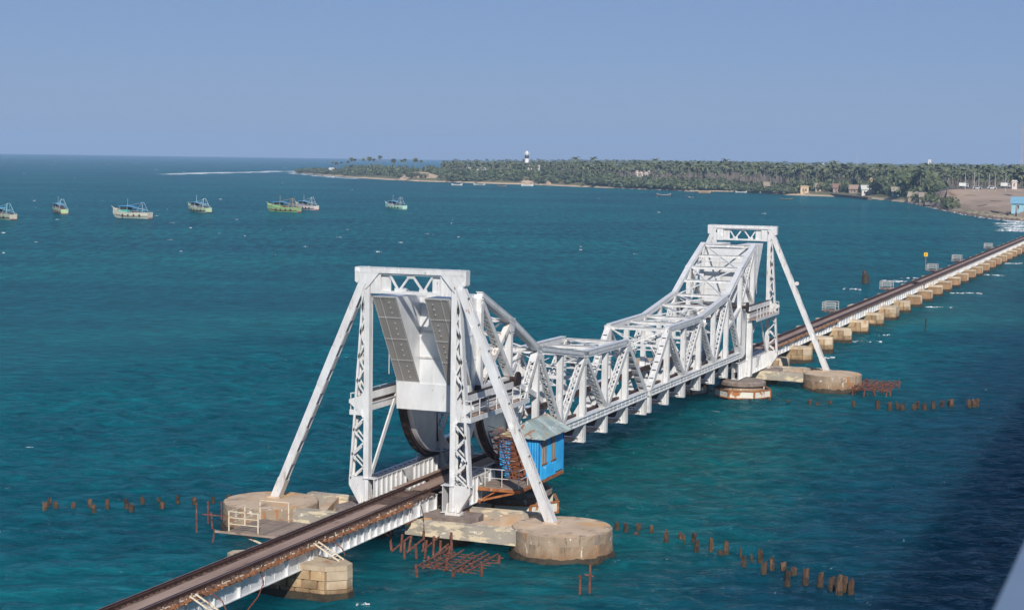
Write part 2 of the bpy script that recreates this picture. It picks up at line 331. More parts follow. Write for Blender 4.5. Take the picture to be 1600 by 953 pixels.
def make_sea():
    xs = axis_coords(-42, 140, .33, 8600, 1.05); ys = axis_coords(-44, 50, .33, 8600, 1.05)
    X, Y = np.meshgrid(xs, ys, indexing='ij')
    SX = np.gradient(xs)[:, None]*np.ones_like(X); SY = np.gradient(ys)[None, :]*np.ones_like(X)
    S = np.maximum(SX, SY)
    m = np.maximum(np.abs(X), np.abs(Y)); rr = np.hypot(X, Y)+1e-9
    k = np.clip((m-800)/4000, 0, 1); f = 1+k*(m/rr-1)
    X = X*f; Y = Y*f
    rng = np.random.default_rng(3); Z = np.zeros_like(X)
    for i in range(60):
        lam = 1.05*(5.0**(rng.random())); th = R(201)+rng.normal()*.55
        amp = .0100*lam**.75; kx, ky = math.cos(th)*2*math.pi/lam, math.sin(th)*2*math.pi/lam
        fade = np.clip((lam/S-3)/3, 0, 1)
        ph = kx*X+ky*Y+rng.random()*6.28
        Z += fade*amp*(np.sin(ph)+.25*np.sin(2*ph+.6))
    env = .75+.35*np.sin(X*.021+Y*.013)*np.sin(Y*.031-X*.009+1)
    Z *= env
    nx, ny = X.shape
    V_ = np.stack([X, Y, Z], -1).reshape(-1, 3)
    I = np.arange(nx*ny).reshape(nx, ny)
    F = np.stack([I[:-1,:-1], I[1:,:-1], I[1:,1:], I[:-1,1:]], -1).reshape(-1, 4)
    me = bpy.data.meshes.new('sea'); me.vertices.add(len(V_)); me.vertices.foreach_set('co', V_.ravel())
    me.loops.add(F.size); me.loops.foreach_set('vertex_index', F.ravel().astype(np.int32))
    me.polygons.add(len(F)); me.polygons.foreach_set('loop_start', np.arange(0, F.size, 4, dtype=np.int32))
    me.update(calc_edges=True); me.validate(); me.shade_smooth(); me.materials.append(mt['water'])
    o = bpy.data.objects.new('sea', me); col.objects.link(o); return tag(o, kind='structure')
make_sea()

# ================================================================== SETTING: land
SHORE_PX = [(455,269.5),(500,274),(560,278.5),(600,281),(650,283.5),(700,285),(760,287),(830,289),(900,292),(1000,296),(1080,299),(1150,300),(1230,305),(1300,307.5),(1350,310),(1400,315),(1450,322),(1500,333),(1545,340),(1575,344),(1600,346),(1640,349),(1700,353)]
def lerp_tab(tab, u):
    if u <= tab[0][0]: return tab[0][1]
    for (a, b), (c, d) in zip(tab, tab[1:]):
        if u <= c: return b+(d-b)*(u-a)/(c-a)
    return tab[-1][1]
def shore(u):
    return at(u, lerp_tab(SHORE_PX, u), 0)
DEPTH = [(455,12),(480,60),(520,150),(560,260),(620,420),(680,900),(760,2500),(860,5000),(1700,6500)]
def inland(u, d, z=0):
    p = shore(u); h = Vector((p.x-CAM[0], p.y-CAM[1], 0)).normalized()
    q = p+h*d; q.z = z; return q
def ground_z(u, d):
    dep = lerp_tab(DEPTH, u)
    if d > dep: return -0.5
    z = 3.4*(1-math.exp(-d/22.0))
    if u > 1425: z = min(z, 3.4-2.2*min(1, (u-1425)/25.)) if d < 260 else min(z+ (d-260)*.05, 7)
    if 640 < u < 960: z += 3.0*math.exp(-((d-60)/60.0)**2)*(.6+.4*math.sin(u*.05))
    if dep-d < 30: z *= max(0, (dep-d)/30)
    return z
def land_material():
    m, nt, b = newmat('coast_ground')
    pos = nt.nodes.new('ShaderNodeNewGeometry').outputs['Position']
    sx = nt.nodes.new('ShaderNodeSeparateXYZ'); nt.links.new(pos, sx.inputs[0])
    n = noise(nt, pos, .02, 4); n2 = noise(nt, pos, .15, 4)
    sand = mixc(nt, n2, (.38,.28,.18), (.56,.44,.30)); scrub = mixc(nt, n2, (.07,.075,.03), (.17,.145,.07))
    a = nt.nodes.new('ShaderNodeMath'); a.operation = 'MULTIPLY_ADD'; a.inputs[1].default_value = 2.2; nt.links.new(n, a.inputs[0]); nt.links.new(sx.outputs[2], a.inputs[2])
    rr = ramp(nt, [(.22, (0,0,0)), (.36, (1,1,1))]); mr = nt.nodes.new('ShaderNodeMapRange'); mr.inputs[1].default_value = 0; mr.inputs[2].default_value = 7
    nt.links.new(a.outputs[0], mr.inputs[0]); nt.links.new(mr.outputs[0], rr.inputs[0])
    nt.links.new(mixc(nt, rr.outputs[0], sand, scrub), b.inputs['Base Color']); b.inputs['Roughness'].default_value = .95
    return m
mt['land'] = land_material()
def make_land():
    us = list(range(455, 1701, 5)); fr = [0, .003, .008, .016, .03, .06, .12, .25, .5, 1.0]
    mb = MB(); n = len(fr)
    for u in us:
        dep = lerp_tab(DEPTH, u)
        ds = [0, 5, 12, 24, 45, 90, 200, 500, 1500, 6500]
        for k, d in enumerate(ds):
            d = min(d, dep*(k+1)/len(ds)) if dep < 700 else min(d, dep)
            z = ground_z(u, d) if k else -.4
            if k == len(ds)-1 and dep < 1500: z = -.4
            mb.v.append(tuple(inland(u, d, z+ (0.25*math.sin(u*.7+d) if 0 < k < 9 else 0))))
    for i in range(len(us)-1):
        for k in range(n-1):
            a = i*n+k; mb.f.append((a, a+n, a+n+1, a+1))
    tag(mb.build('coast_land', mt['land'], smooth=True), kind='structure')
make_land()
# ================================================================== BRIDGE: the two lifting leaves
YT = 2.56                                        # truss planes
TOPN = [(4.3,14.25),(9.4,12.3),(14.5,9.97),(24.2,8.66),(34.3,8.56)]
ZB = 3.95
def ztop(u):
    return lerp_tab(TOPN, u)
def laced(mb, p, q, w=.36, d=.50, n=9, t=.06):
    """built-up member: two channels parallel to the truss plane, zigzag lacing across their upper and lower faces"""
    p = Vector(p); q = Vector(q); dr = (q-p).normalized(); L = (q-p).length
    a = dr.cross(Vector((0,1,0))).normalized(); yv = Vector((0,1,0))
    for s in (-1, 1):
        mb.bar(p+yv*(s*(d/2-t/2)), q+yv*(s*(d/2-t/2)), t, w, a)
        for e in (-1, 1): mb.bar(p+yv*(s*(d/2-.05))+a*(e*w*.48), q+yv*(s*(d/2-.05))+a*(e*w*.48), .10, .02, a)
    n = max(4, int(L/(d*.62)))
    for s in (-1, 1):
        for k in range(n):
            e = 1 if k % 2 else -1
            c0 = p+dr*(L*(.1+.8*k/n)); c1 = p+dr*(L*(.1+.8*(k+1)/n))
            mb.bar(c0+yv*(e*d*.42)+a*(s*w*.5), c1-yv*(e*d*.42)+a*(s*w*.5), .06, .02, a)
    for f0, f1 in ((0, .11), (.89, 1)):
        for s in (-1, 1):
            mb.bar(p+dr*(L*f0)+a*(s*w*.5), p+dr*(L*f1)+a*(s*w*.5), d, .02, a)
def rivets_line(mb, p, q, n, r=.022, nrm=(-1,0,0)):
    p = Vector(p); q = Vector(q); nv = Vector(nrm)*r
    for k in range(n):
        c = p.lerp(q, (k+.5)/n)+nv
        mb.box(c.x-r, c.x+r, c.y-r, c.y+r, c.z-r, c.z+r)

def make_leaf(near):
    fx = None if near else (-1.0, 80.0)
    lab = ('silver steel lifting leaf of the bridge nearest the viewer, grey counterweight panels at its root' if near
           else 'far silver lifting leaf of the bridge, its truss rising to the distant tower')
    root = thing('lifting_leaf', lab, 'bridge span', (0 if near else 80, 0, 0), 'lifting leaves of the bridge')
    S = mt['silver']
    def B(): return MB(fx)
    for s in (-1, 1):
        y = s*YT
        # top chord, one part per panel
        for (a, za), (b, zb_) in zip(TOPN, TOPN[1:]):
            m = B(); m.bar((a, y, za), (b, y, zb_), .36, .42)
            m.bar((a, y, za+.24), (b, y, zb_+.24), .47, .04); m.bar((a, y+s*.24, za-.19), (b, y+s*.24, zb_-.19), .06, .06)
            m.bar((a, y+s*.225, za+.05), (b, y+s*.225, zb_+.05), .03, .24)
            m.build('top_chord', mt['silver_plain'], root)
            for uu, zz in ((b, zb_),):
                g = B(); g.prism([(uu-.5, zz+.18), (uu+.5, zz+.16), (uu+.34, zz-.7), (uu-.34, zz-.7)], 'y', y+s*.22-.02, y+s*.22+.03); g.build('gusset_plate', S, root)
        # end post
        m = B(); m.bar((34.3, y, 8.5), (39.55, y, 3.95), .5, .10)
        p, q = Vector((34.3, y, 8.5)), Vector((39.55, y, 3.95)); dr = (q-p).normalized(); a = dr.cross(Vector((0,1,0))).normalized()
        for t in (-1, 1):
            m.bar(p+Vector((0, t*.22, 0)), q+Vector((0, t*.22, 0)), .07, .46, a)
        for k in range(7):
            c = p+dr*(.6+k*.9)
            for t in (-1, 1): m.bar(c+a*(.23*t), c+dr*.42+a*(.23*t), .42, .03, a)
        m.build('end_post', S, root)
        # bottom chord with flanges
        for a_, b_ in ((9.4,14.4),(14.4,19.25),(19.25,24.2),(24.2,29.25),(29.25,34.3),(34.3,39.6)):
            m = B(); m.bar((a_, y, ZB), (b_, y, ZB), .44, .46); m.bar((a_, y-0, ZB+.25), (b_, y, ZB+.25), .60, .04)
            m.bar((a_, y, ZB-.25), (b_, y, ZB-.25), .60, .04)
            for k in range(5):
                xx = a_+(b_-a_)*(k+.5)/5; m.box(xx-.03, xx+.03, y+s*.22-.03, y+s*.22+.05, ZB-.2, ZB+.2)
            m.bar((a_, y+s*.25, ZB-.02), (b_, y+s*.25, ZB-.02), .03, .05)
            m.build('bottom_chord', mt['silver_plain'], root)
        # verticals
        for u in (9.4, 14.45, 19.25, 24.2, 29.25, 34.3):
            m = B(); zt = ztop(u)-.2
            m.box(u-.15, u+.15, y-.17, y+.17, ZB+.2, zt)
            for t in (-1, 1): m.box(u-.175, u+.175, y+t*.19-.02, y+t*.19+.02, ZB+.2, zt)
            m.prism([(u-.2, ZB+.95), (u-.33, ZB+.27), (u+.33, ZB+.27), (u+.2, ZB+.95)], 'y', y+s*.21, y+s*.24)
            m.build('vertical', S, root)
        # laced diagonals
        for (a_, za), (b_, zb_) in (((34.3,8.3),(29.45,4.2)), ((24.4,8.4),(29.05,4.2)), ((24.0,8.4),(19.45,4.2)), ((14.65,9.7),(19.05,4.2)), ((14.3,9.7),(9.7,4.3))):
            m = B(); laced(m, (a_, y, za), (b_, y, zb_)); m.build('diagonal', S, root)
        # root truss between the counterweight and the first panel
        m = B(); laced(m, (4.4, y, 13.9), (9.3, y, 8.9), .38, .45); m.build('root_diagonal', S, root)
        m = B(); m.bar((9.3, y, 12.1), (4.6, y, 8.7), .34, .30); m.build('root_diagonal', mt['silver_rusty'], root)
        m = B(); m.box(4.15, 4.6, y-.2, y+.2, 8.4, 14.1); m.build('root_post', S, root)
        m = B(); m.bar((4.4, y, 8.5), (9.5, y, 8.5), .4, .45); m.bar((9.5, y, 8.5), (14.4, y, 6.9), .3, .34); m.build('root_strut', S, root)
        # segmental girder
        uc, zc, Rr = 9.2, 8.6, 5.1
        arc = [(uc+Rr*math.cos(R(t)), zc+Rr*math.sin(R(t))) for t in range(178, 277, 4)]
        inner = [(uc+.5*math.cos(R(t)), zc+.5*math.sin(R(t))) for t in range(178, 277, 4)]
        m = B()
        for t in (-1, 1):
            for (p0, p1), (q0, q1) in zip(zip(arc, arc[1:]), zip(inner, inner[1:])):
                m.prism([p0, p1, q1, q0], 'y', y+t*.19-.02, y+t*.19+.02)
        sg = m.build('segment_girder', mt['silver_plain'], root)
        m = B()
        for ang in (195, 215, 235, 255, 270):
            ca, sa = math.cos(R(ang)), math.sin(R(ang))
            m.bar((uc+ca*1.0, y, zc+sa*1.0), (uc+ca*Rr*.955, y, zc+sa*Rr*.97), .50, .10, (0,1,0))
        m.prism([(4.2,8.6),(9.2,8.6),(9.2,6.5),(6.6,6.2),(5.2,5.6),(4.3,7.2)], 'y', y-.03, y+.03)
        m.build('segment_spoke', S, sg)
        for k in range(len(arc)-1):                # curved flange seen inside the rocker
            (x0, z0), (x1, z1) = arc[k], arc[k+1]
            def oi(x, z, d): L_ = math.hypot(x-uc, z-zc); return (uc+(x-uc)*(L_+d)/L_, zc+(z-zc)*(L_+d)/L_)
            m = B(); m.prism([oi(x0,z0,-.16), oi(x1,z1,-.16), oi(x1,z1,-.11), oi(x0,z0,-.11)], 'y', y-s*.55 if s > 0 else y-.2, y+.2 if s > 0 else y+.55)
            m.build('rocker_flange', mt['silver_plain'], sg)
        n = len(arc)
        for k in range(n-1):                       # tread blocks
            (x0, z0), (x1, z1) = arc[k], arc[k+1]
            def o(x, z, d): L_ = math.hypot(x-uc, z-zc); return (uc+(x-uc)*(L_+d)/L_, zc+(z-zc)*(L_+d)/L_)
            m = B(); m.prism([o(x0,z0,-.10), o(x1,z1,-.10), o(x1,z1,.14), o(x0,z0,.14)], 'y', y-.23, y+.23)
            ang = math.atan2((z0+z1)/2-zc, (x0+x1)/2-uc); c = (uc+(Rr+.145)*math.cos(ang), zc+(Rr+.145)*math.sin(ang))
            if k % 2 == 0:
                tx, tz = -math.sin(ang)*.1, math.cos(ang)*.1; nx_, nz_ = math.cos(ang)*.05, math.sin(ang)*.05
                m.prism([(c[0]-tx, c[1]-tz), (c[0]+tx, c[1]+tz), (c[0]+tx+nx_, c[1]+tz+nz_), (c[0]-tx+nx_, c[1]-tz+nz_)], 'y', y-.09, y+.09)
            m.build('tread_block', mt['tread'], sg)
    # counterweight: two wedge boxes either side of an upright wall
    rearp = [(-.65,14.35),(3.1,8.8)]
    for s in (-1, 1):
        y0, y1 = (.92, 2.47) if s > 0 else (-2.47, -.92)
        m = B(); m.prism([(-.25,14.35),(3.34,8.85),(3.45,7.25),(4.25,7.25),(4.25,14.35)], 'y', y0, y1)
        cw = m.build('counterweight_box', mt['silver_plain'], root)
        rows = [0, .235, .485, .735, 1.0]
        ysp = (y0, y1-.5, y1) if s > 0 else (y0, y0+.5, y1)
        dv = Vector((3.59, 0, -5.5)); nv = Vector((-5.5, 0, -3.59)).normalized()
        for k in range(4):
            for j in range(2):
                ya, yb = ysp[j]+.012, ysp[j+1]-.012
                a = Vector((-.25, 0, 14.35))+dv*(rows[k]+.003); b = Vector((-.25, 0, 14.35))+dv*(rows[k+1]-.003)
                m = B(); vs = []
                for c, yy_ in ((a, ya), (a, yb), (b, yb), (b, ya)): vs.append((c.x, yy_, c.z))
                vs += [(x+nv.x*.015, yy_, z+nv.z*.015) for x, yy_, z in vs]
                m.add(vs, [(0,1,2,3),(7,6,5,4),(0,4,5,1),(1,5,6,2),(2,6,7,3),(3,7,4,0)])
                m.build('counterweight_panel', mt['plate_grey'], cw)
        rv = B()
        for k in range(5):
            c = Vector((-.25, 0, 14.35))+dv*rows[k]+nv*.05
            rivets_line(rv, (c.x, y0+.04, c.z), (c.x, y1-.04, c.z), 11, .018, nrm=nv)
            if k < 4:
                c2 = Vector((-.25, 0, 14.35))+dv*rows[k+1]+nv*.05
                for yy_ in (y0+.05, ysp[1], y1-.05): rivets_line(rv, (c.x, yy_, c.z), (c2.x, yy_, c2.z), 10, .017, nrm=nv)
                cm = c.lerp(c2, .5)
                for t in (.25, .5, .75):
                    cc = c.lerp(c2, t); yq = y0+.5 if s > 0 else y1-.5; rivets_line(rv, (cc.x, yq, cc.z), (cc.x, yq+.04, cc.z), 1, .022, nv)
        tag(rv.build('rivets', S, cw), kind='stuff')
        m = B()
        for z in (9.0, 10.4, 11.9, 13.3): m.box(-.1+(14.35-z)*.66, 4.2, (y1+.002 if s > 0 else y0-.03), (y1+.03 if s > 0 else y0-.002), z-.05, z+.05)
        for xx in (2.2, 3.3): m.box(xx-.04, xx+.04, (y1+.004 if s > 0 else y0-.028), (y1+.028 if s > 0 else y0-.004), 9.4 if xx < 3 else 7.4, 14.2)
        m.build('seam_strap', S, cw)
    m = B(); m.box(3.3, 3.42, -.92, .92, 7.25, 14.1); wl = m.build('counterweight_wall', mt['silver_plain'], root)
    for z in (8.62, 10.4, 12.0, 13.4):
        m = B(); m.box(3.27, 3.3, -.915, .915, z-.07, z+.07); m.build('seam_strap', S, wl)
    m = B(); m.box(3.275, 3.3, -.06, .06, 8.7, 10.3); m.build('seam_strap', S, wl)
    for z, n_ in ((8.62, 40), (10.4, 24), (12.0, 24)):
        m = B(); rivets_line(m, (3.265, -.9, z-.03), (3.265, .9, z-.03), n_); rivets_line(m, (3.265, -.9, z+.03), (3.265, .9, z+.03), n_); tag(m.build('rivets', S, wl), kind='stuff')
    m = B(); m.box(3.2, 3.32, -2.42, 2.42, 7.15, 8.78); m.build('counterweight_apron', mt['silver_plain'], root)
    m = B(); m.box(4.25, 4.33, -2.3, 2.3, 8.6, 14.1); cf = m.build('counterweight_face', mt['silver_plain'], root)
    for z in (9.9, 11.3, 12.6): m = B(); m.box(4.33, 4.36, -2.2, 2.2, z-.04, z+.04); m.build('seam_strap', S, cf)
    # floor: floor beams, end plates, stringers, rails
    for u in (9.6, 14.4, 19.25, 24.2, 29.25, 34.3, 39.35):
        m = B(); m.box(u-.02, u+.02, -2.7, 2.7, 2.34, 2.62); m.prism([(-2.7,2.62),(-1.75,2.62),(-2.2,3.7),(-2.7,3.7)], 'x', u-.02, u+.02); m.prism([(2.7,2.62),(1.75,2.62),(2.2,3.7),(2.7,3.7)], 'x', u-.02, u+.02); m.box(u-.2, u+.2, -2.74, 2.74, 2.30, 2.345)
        m.box(u-.2, u+.2, -2.3, 2.3, 3.6, 3.64) if False else m.box(u-.2, u+.2, -2.3, 2.3, 2.62, 2.66)
        for yy_ in (-2.3, -1.7, -1.2, -.4, .4, 1.2, 1.7, 2.3): m.box(u-.17, u+.17, yy_-.02, yy_+.02, 2.35, 2.62)
        fbm = m.build('floor_beam', S, root)
        for s in (-1, 1):
            m = B(); m.box(u-.22, u+.22, s*2.74-.03, s*2.74+.03, 2.3, ZB-.2); m.box(u-.1, u+.1, s*2.55-.1, s*2.55+.1, 2.36, ZB-.24); m.build('end_plate', S, fbm)
            m = B(); m.prism([(s*2.3, ZB-.1), (s*2.3, 5.1), (s*1.6, ZB), (s*1.6, 3.75), (s*2.3, 3.7)], 'x', u-.03, u+.03); m.build('knee_gusset', S, fbm)
    for s in (-1, 1):
        m = B(); m.box(4.5, 39.8, s*.95-.02, s*.95+.02, 2.02, 2.55); m.box(4.5, 39.8, s*.95-.14, s*.95+.14, 2.5, 2.55); m.box(4.5, 39.8, s*.95-.14, s*.95+.14, 2.0, 2.05); m.build('stringer', mt['rust'], root)
        m = B(); m.box(1.0, 39.8, s*.873-.035, s*.873+.035, 2.71, 2.79); m.box(1.0, 39.8, s*.873-.075, s*.873+.075, 2.62, 2.65); m.box(1.0, 39.8, s*.873-.012, s*.873+.012, 2.65, 2.71); m.build('rail', mt['rail'], root)
        m = B(); m.box(1.0, 39.8, s*1.55-.55, s*1.55+.12, 2.57, 2.60); m.build('deck_plate', mt['walkplate'], root)
    m = B(); m.box(1.0, 39.8, -.62, .5, 2.60, 2.63); m.build('deck_plate', mt['walkplate'], root)
    for s in (-1, 1):
        m = B(); m.box(9.8, 39.5, s*1.98-.12, s*1.98+.12, 3.98, 4.34); m.build('timber_guard', mt['rail'], root)
    sl = MB().box(-.1, .1, -1.25, 1.25, -.09, .02).mesh('sleeper', mt['sleeper'])
    for k in range(58):
        u = 4.8+k*.6; inst('sleeper', sl, root, (u if near else 80-u, 0, 2.60))
    # sway and lateral bracing on top
    for u in (34.3, 29.25, 24.2, 19.25, 14.5, 11.9, 9.4, 6.8, 4.4):
        z = ztop(u); m = B(); m.box(u-.10, u+.10, -YT+.25, YT-.25, z+.10, z+.13); m.box(u-.10, u+.10, -YT+.25, YT-.25, z-.15, z-.12); m.box(u-.02, u+.02, -YT+.25, YT-.25, z-.13, z+.13); m.build('top_strut', S, root)
    us = (34.3, 29.25, 24.2, 19.25, 14.5, 9.4, 4.4)
    for a_, b_ in zip(us, us[1:]):
        for s in (-1, 1):
            m = B(); m.bar((a_, s*(YT-.3), ztop(a_)+(.02 if s > 0 else -.06)), (b_, -s*(YT-.3), ztop(b_)+(.02 if s > 0 else -.06)), .13, .09); m.build('lateral_brace', mt['silver_plain'], root)
    # portal in the plane of the end posts
    p2 = lambda t: (34.3+5.25*t, 8.5-4.55*t)
    for t in (.0, .26):
        u, z = p2(t); m = B(); m.box(u-.09, u+.09, -YT+.2, YT-.2, z-.09, z+.09); m.build('portal_strut', S, root)
    for s in (-1, 1):
        a_, b_ = p2(.02), p2(.25); m = B(); m.bar((a_[0], s*2.2, a_[1]), (b_[0], -s*2.0*.05, b_[1]), .1, .1); m.build('portal_brace', S, root)
        c_ = p2(.26); m = B(); m.bar((c_[0], s*1.5, c_[1]), (p2(.42)[0], s*2.3, p2(.42)[1]), .1, .1); m.build('portal_brace', S, root)
    for u, z in ((24.2, 6.9), (14.5, 7.3)):
        m = B(); m.box(u-.1, u+.1, -YT+.2, YT-.2, z-.12, z+.12)
        for s in (-1, 1): m.prism([(s*2.35, z+.7), (s*2.35, z-.7), (s*1.5, z-.12), (s*1.5, z+.12)], 'x', u-.02, u+.02)
        m.build('sway_strut', S, root)
        for s in (-1, 1):
            m = B(); m.bar((u, s*2.3, z+.1), (u, -s*2.3, ztop(u)-.2), .08, .06); m.build('sway_brace', S, root)
    for u, z in ((19.25, 7.0), (29.25, 7.0), (34.3, 6.8)):
        m = B(); m.box(u-.05, u+.05, -YT+.2, YT-.2, z-.05, z+.05); m.build('sway_strut', S, root)
        for s in (-1, 1): m = B(); m.bar((u, s*2.3, z), (u, -s*2.3, ztop(u)-.2), .06, .05); m.build('sway_brace', S, root)
    us2 = (9.6, 14.4, 19.25, 24.2, 29.25, 34.3, 39.35)
    for a_, b_ in zip(us2, us2[1:]):
        for s in (-1, 1): m = B(); m.bar((a_, s*2.4, 2.38 if s > 0 else 2.46), (b_, -s*2.4, 2.38 if s > 0 else 2.46), .1, .07); m.build('bottom_lateral', S, root)
    # operating machinery inside the root
    m = B(); m.box(8.2, 11.2, -1.9, 1.9, 7.35, 7.6); m.box(8.6, 9.6, -1.4, -.4, 7.6, 8.3); m.box(8.6, 9.8, .3, 1.5, 7.6, 8.5); m.build('machinery_deck', mt['silver_rusty'], root)
    m = B(); m.tube((9.2, -3.3, 8.6), (9.2, 3.3, 8.6), .16, n=10); m.tube((9.2, -3.35, 8.6), (9.2, -3.2, 8.6), .5, n=16); m.tube((9.2, 3.2, 8.6), (9.2, 3.35, 8.6), .5, n=16); m.build('pinion_shaft', mt['tread'], root)
    return root
make_leaf(True); make_leaf(False)

# ================================================================== BRIDGE: towers
def leg_points(s):
    return Vector((0, s*2.75, 16.0)), Vector((0, s*9.05, 1.6))
def make_tower(near):
    fx = None if near else (-1.0, 81.54)
    lab = ('near silver steel A-frame tower standing over the track, splayed legs on two round piers' if near
           else 'distant silver A-frame tower at the far end of the lifting span')
    ox = 0 if near else 81.54
    root = thing('bridge_tower', lab, 'bridge tower', (ox, 0, 1.6), 'towers of the lifting bridge')
    S = mt['silver']
    def B(): return MB(fx)
    for s in (-1, 1):
        # inner column
        m = B(); m.box(-.25, -.21, s*2.83-.17, s*2.83+.17, 1.75, 15.3); m.box(.21, .25, s*2.83-.17, s*2.83+.17, 1.75, 15.3); m.box(-.21, .21, s*2.70-.03, s*2.70+.03, 1.75, 15.3)
        m.box(-.262, -.25, s*2.83-.13, s*2.83+.13, 1.8, 3.9)
        c = m.build('column', S, root)
        # outer chord
        yo = lambda z: s*(3.08+(14.7-z)*.0697)
        m = B()
        for x in (-.22, .22): m.bar((x, yo(14.7), 14.7), (x, yo(3.2), 3.2), .07, .14, (0,1,0))
        m.bar((0, yo(14.7)+s*.06, 14.7), (0, yo(3.2)+s*.06, 3.2), .44, .03, (0,1,0))
        m.build('outer_chord', S, root)
        n = 15; zs = [14.4-(14.4-3.25)*k/n for k in range(n+1)]
        for k in range(n):
            za, zb_ = zs[k], zs[k+1]; ia = s*2.98
            pa, pb = ((yo(za), za), (ia, zb_)) if k % 2 else ((ia, za), (yo(zb_), zb_))
            m = B()
            for x in (-.24, .24): m.bar((x, pa[0], pa[1]), (x, pb[0], pb[1]), .03, .10, (0,pb[1]-pa[1],pa[0]-pb[0]))
            m.build('lacing_bar', S, root)
        # foot gusset and bearing
        m = B()
        for x in (-.235, .235): m.prism([(s*2.95, 3.35), (yo(3.2)+s*.05, 3.35), (yo(3.2)+s*.05, 2.85), (s*3.25, 1.75), (s*2.95, 1.75)], 'x', x-.012, x+.012)
        m.bar((0, yo(3.1)+s*.06, 3.3), (0, yo(3.1)+s*.06, 2.85), .47, .03, (0,1,0)); m.bar((0, yo(3.1)+s*.06, 2.85), (0, s*3.27, 1.75), .47, .03, (0,1,0)); m.box(-.24, .24, s*3.6-.55, s*3.6+.25, 3.3, 3.34)
        m.build('foot_gusset', S, root)
        m = B(); m.box(-.5, .4, s*2.95-.5, s*2.95+.45, 1.60, 1.70); m.prism([(-.45,1.70),(.35,1.70),(.26,2.25),(-.3,2.25)], 'y', s*2.83-.34, s*2.83-.27); m.prism([(-.45,1.70),(.35,1.70),(.26,2.25),(-.3,2.25)], 'y', s*2.83+.23, s*2.83+.30)
        m.tube((-.05, s*2.83-.4, 1.86), (-.05, s*2.83+.4, 1.86), .1); m.build('bearing', mt['silver_rusty'], root)
        # bracket at mid height
        m = B()
        for x in (-.25, .25): m.prism([(s*2.9, 8.75), (s*3.2, 8.3), (s*3.98, 8.05), (s*3.98, 7.85), (s*3.2, 7.25), (s*2.9, 6.9)], 'x', x-.012, x+.012)
        m.build('mid_bracket', S, root)
        # splayed leg: front and back plates, battens on both sides
        p, q = leg_points(s); dr = (q-p).normalized(); a = dr.cross(Vector((1,0,0))).normalized()
        m = B()
        for x in (-.30, .24):
            m.bar(p+Vector((x,0,0)), q+Vector((x,0,0)), .46, .03, (1,0,0))
        for e in (-1, 1):
            for x in (-.255, .195): m.bar(p+a*(.215*e)+Vector((x,0,0)), q+a*(.215*e)+Vector((x,0,0)), .03, .09, (1,0,0))
        lg = m.build('leg', S, root)
        L = (q-p).length; nb = 8
        for e in (-1, 1):
            for k in range(nb):
                t = .55+(L-2.6)*(k+.5)/nb
                c0 = p+dr*(t-.45)+a*(.235*e)+Vector((-.03,0,0)); c1 = p+dr*(t+.40)+a*(.235*e)+Vector((-.03,0,0))
                m = B(); m.bar(c0, c1, .42, .03, a); m.build('batten', S, lg)
        m = B()
        c0, c1 = p+dr*(L-1.35), p+dr*(L+.02)
        for e in (-1, 1): m.bar(c0+a*(.25*e)+Vector((-.03,0,0)), c1+a*(.25*e)+Vector((-.03,0,0)), .56, .03, a)
        for x in (-.325, .265): m.bar(c0+Vector((x,0,0)), c1+Vector((x,0,0)), .52, .025, (1,0,0))
        m.build('foot_sleeve', S, lg)
        m = B()
        c0, c1 = p+dr*(L*.34), p+dr*(L*.50)
        for x in (-.322,): m.bar(c0+Vector((x,0,0)), c1+Vector((x,0,0)), .49, .02, (1,0,0))
        m.build('splice_plate', mt['silver_plain'], lg)
        # rolling track girder
        ya, yb = (s*2.56-.42, s*2.56+.42)
        m = B()
        for yw in (ya+.12, yb-.12): m.box(-.35, 12.2, yw-.015, yw+.015, 1.72, 3.3)
        m.box(-.35, 12.2, ya, yb, 3.30, 3.345); m.box(-.35, 12.2, ya, yb, 1.68, 1.72)
        rg = m.build('track_girder', mt['silver_plain'], root)
        m = B(); m.box(.2, 12.0, s*2.56-.34, s*2.56+.34, 3.345, 3.42)
        for k in range(16): m.box(.5+k*.7, .72+k*.7, s*2.56-.08, s*2.56+.08, 3.42, 3.46)
        m.build('rolling_plate', mt['trackplate'], rg)
        for k in range(18):
            x = .0+k*.69
            for yw, e in ((ya+.12, -1), (yb-.12, 1)):
                m = B(); m.box(x-.02, x+.02, min(yw+.015*e, yw+.13*e), max(yw+.015*e, yw+.13*e), 1.72, 3.3); m.build('stiffener', S, rg)
        m = B(); m.prism([(3.6,3.3),(5.0,3.3),(5.0,2.2),(4.6,2.2)], 'y', ya-.05, ya); m.build('bracket_plate', S, rg)
        # front post
        m = B(); m.box(8.55, 9.15, s*3.12-.25, s*3.12+.25, 3.4, 7.3); m.prism([(8.5,3.4),(9.2,3.4),(9.45,1.7),(8.5,1.7)], 'y', s*3.12-.28, s*3.12+.28); m.box(8.5, 9.2, s*3.12-.29, s*3.12+.29, 3.35, 3.43); m.build('front_post', S, root)
        # inclined strut with slots
        m = B(); m.bar((4.1, s*2.83, 8.0), (.55, s*2.83, 3.5), .30, .10, (0,1,0)); P0, P1 = Vector((4.1, s*2.83, 8.0)), Vector((.55, s*2.83, 3.5))
        for k in range(5):
            c = P0.lerp(P1, .12+.18*k); m.bar(c+Vector((-.06,0,-.03)), c.lerp(P1, .035)+Vector((-.06,0,-.03)), .1, .04, (0,1,0))
        m.build('inclined_strut', S, root)
        # rack girder and walkway
        m = B(); m.box(.2, 9.0, s*2.95-.12, s*2.95+.12, 7.35, 7.80); m.box(.2, 9.0, s*2.95-.2, s*2.95+.2, 7.80, 7.84); m.box(.2, 8.9, s*2.95-.16, s*2.95+.16, 8.06, 8.50); rk = m.build('rack_girder', S, root)
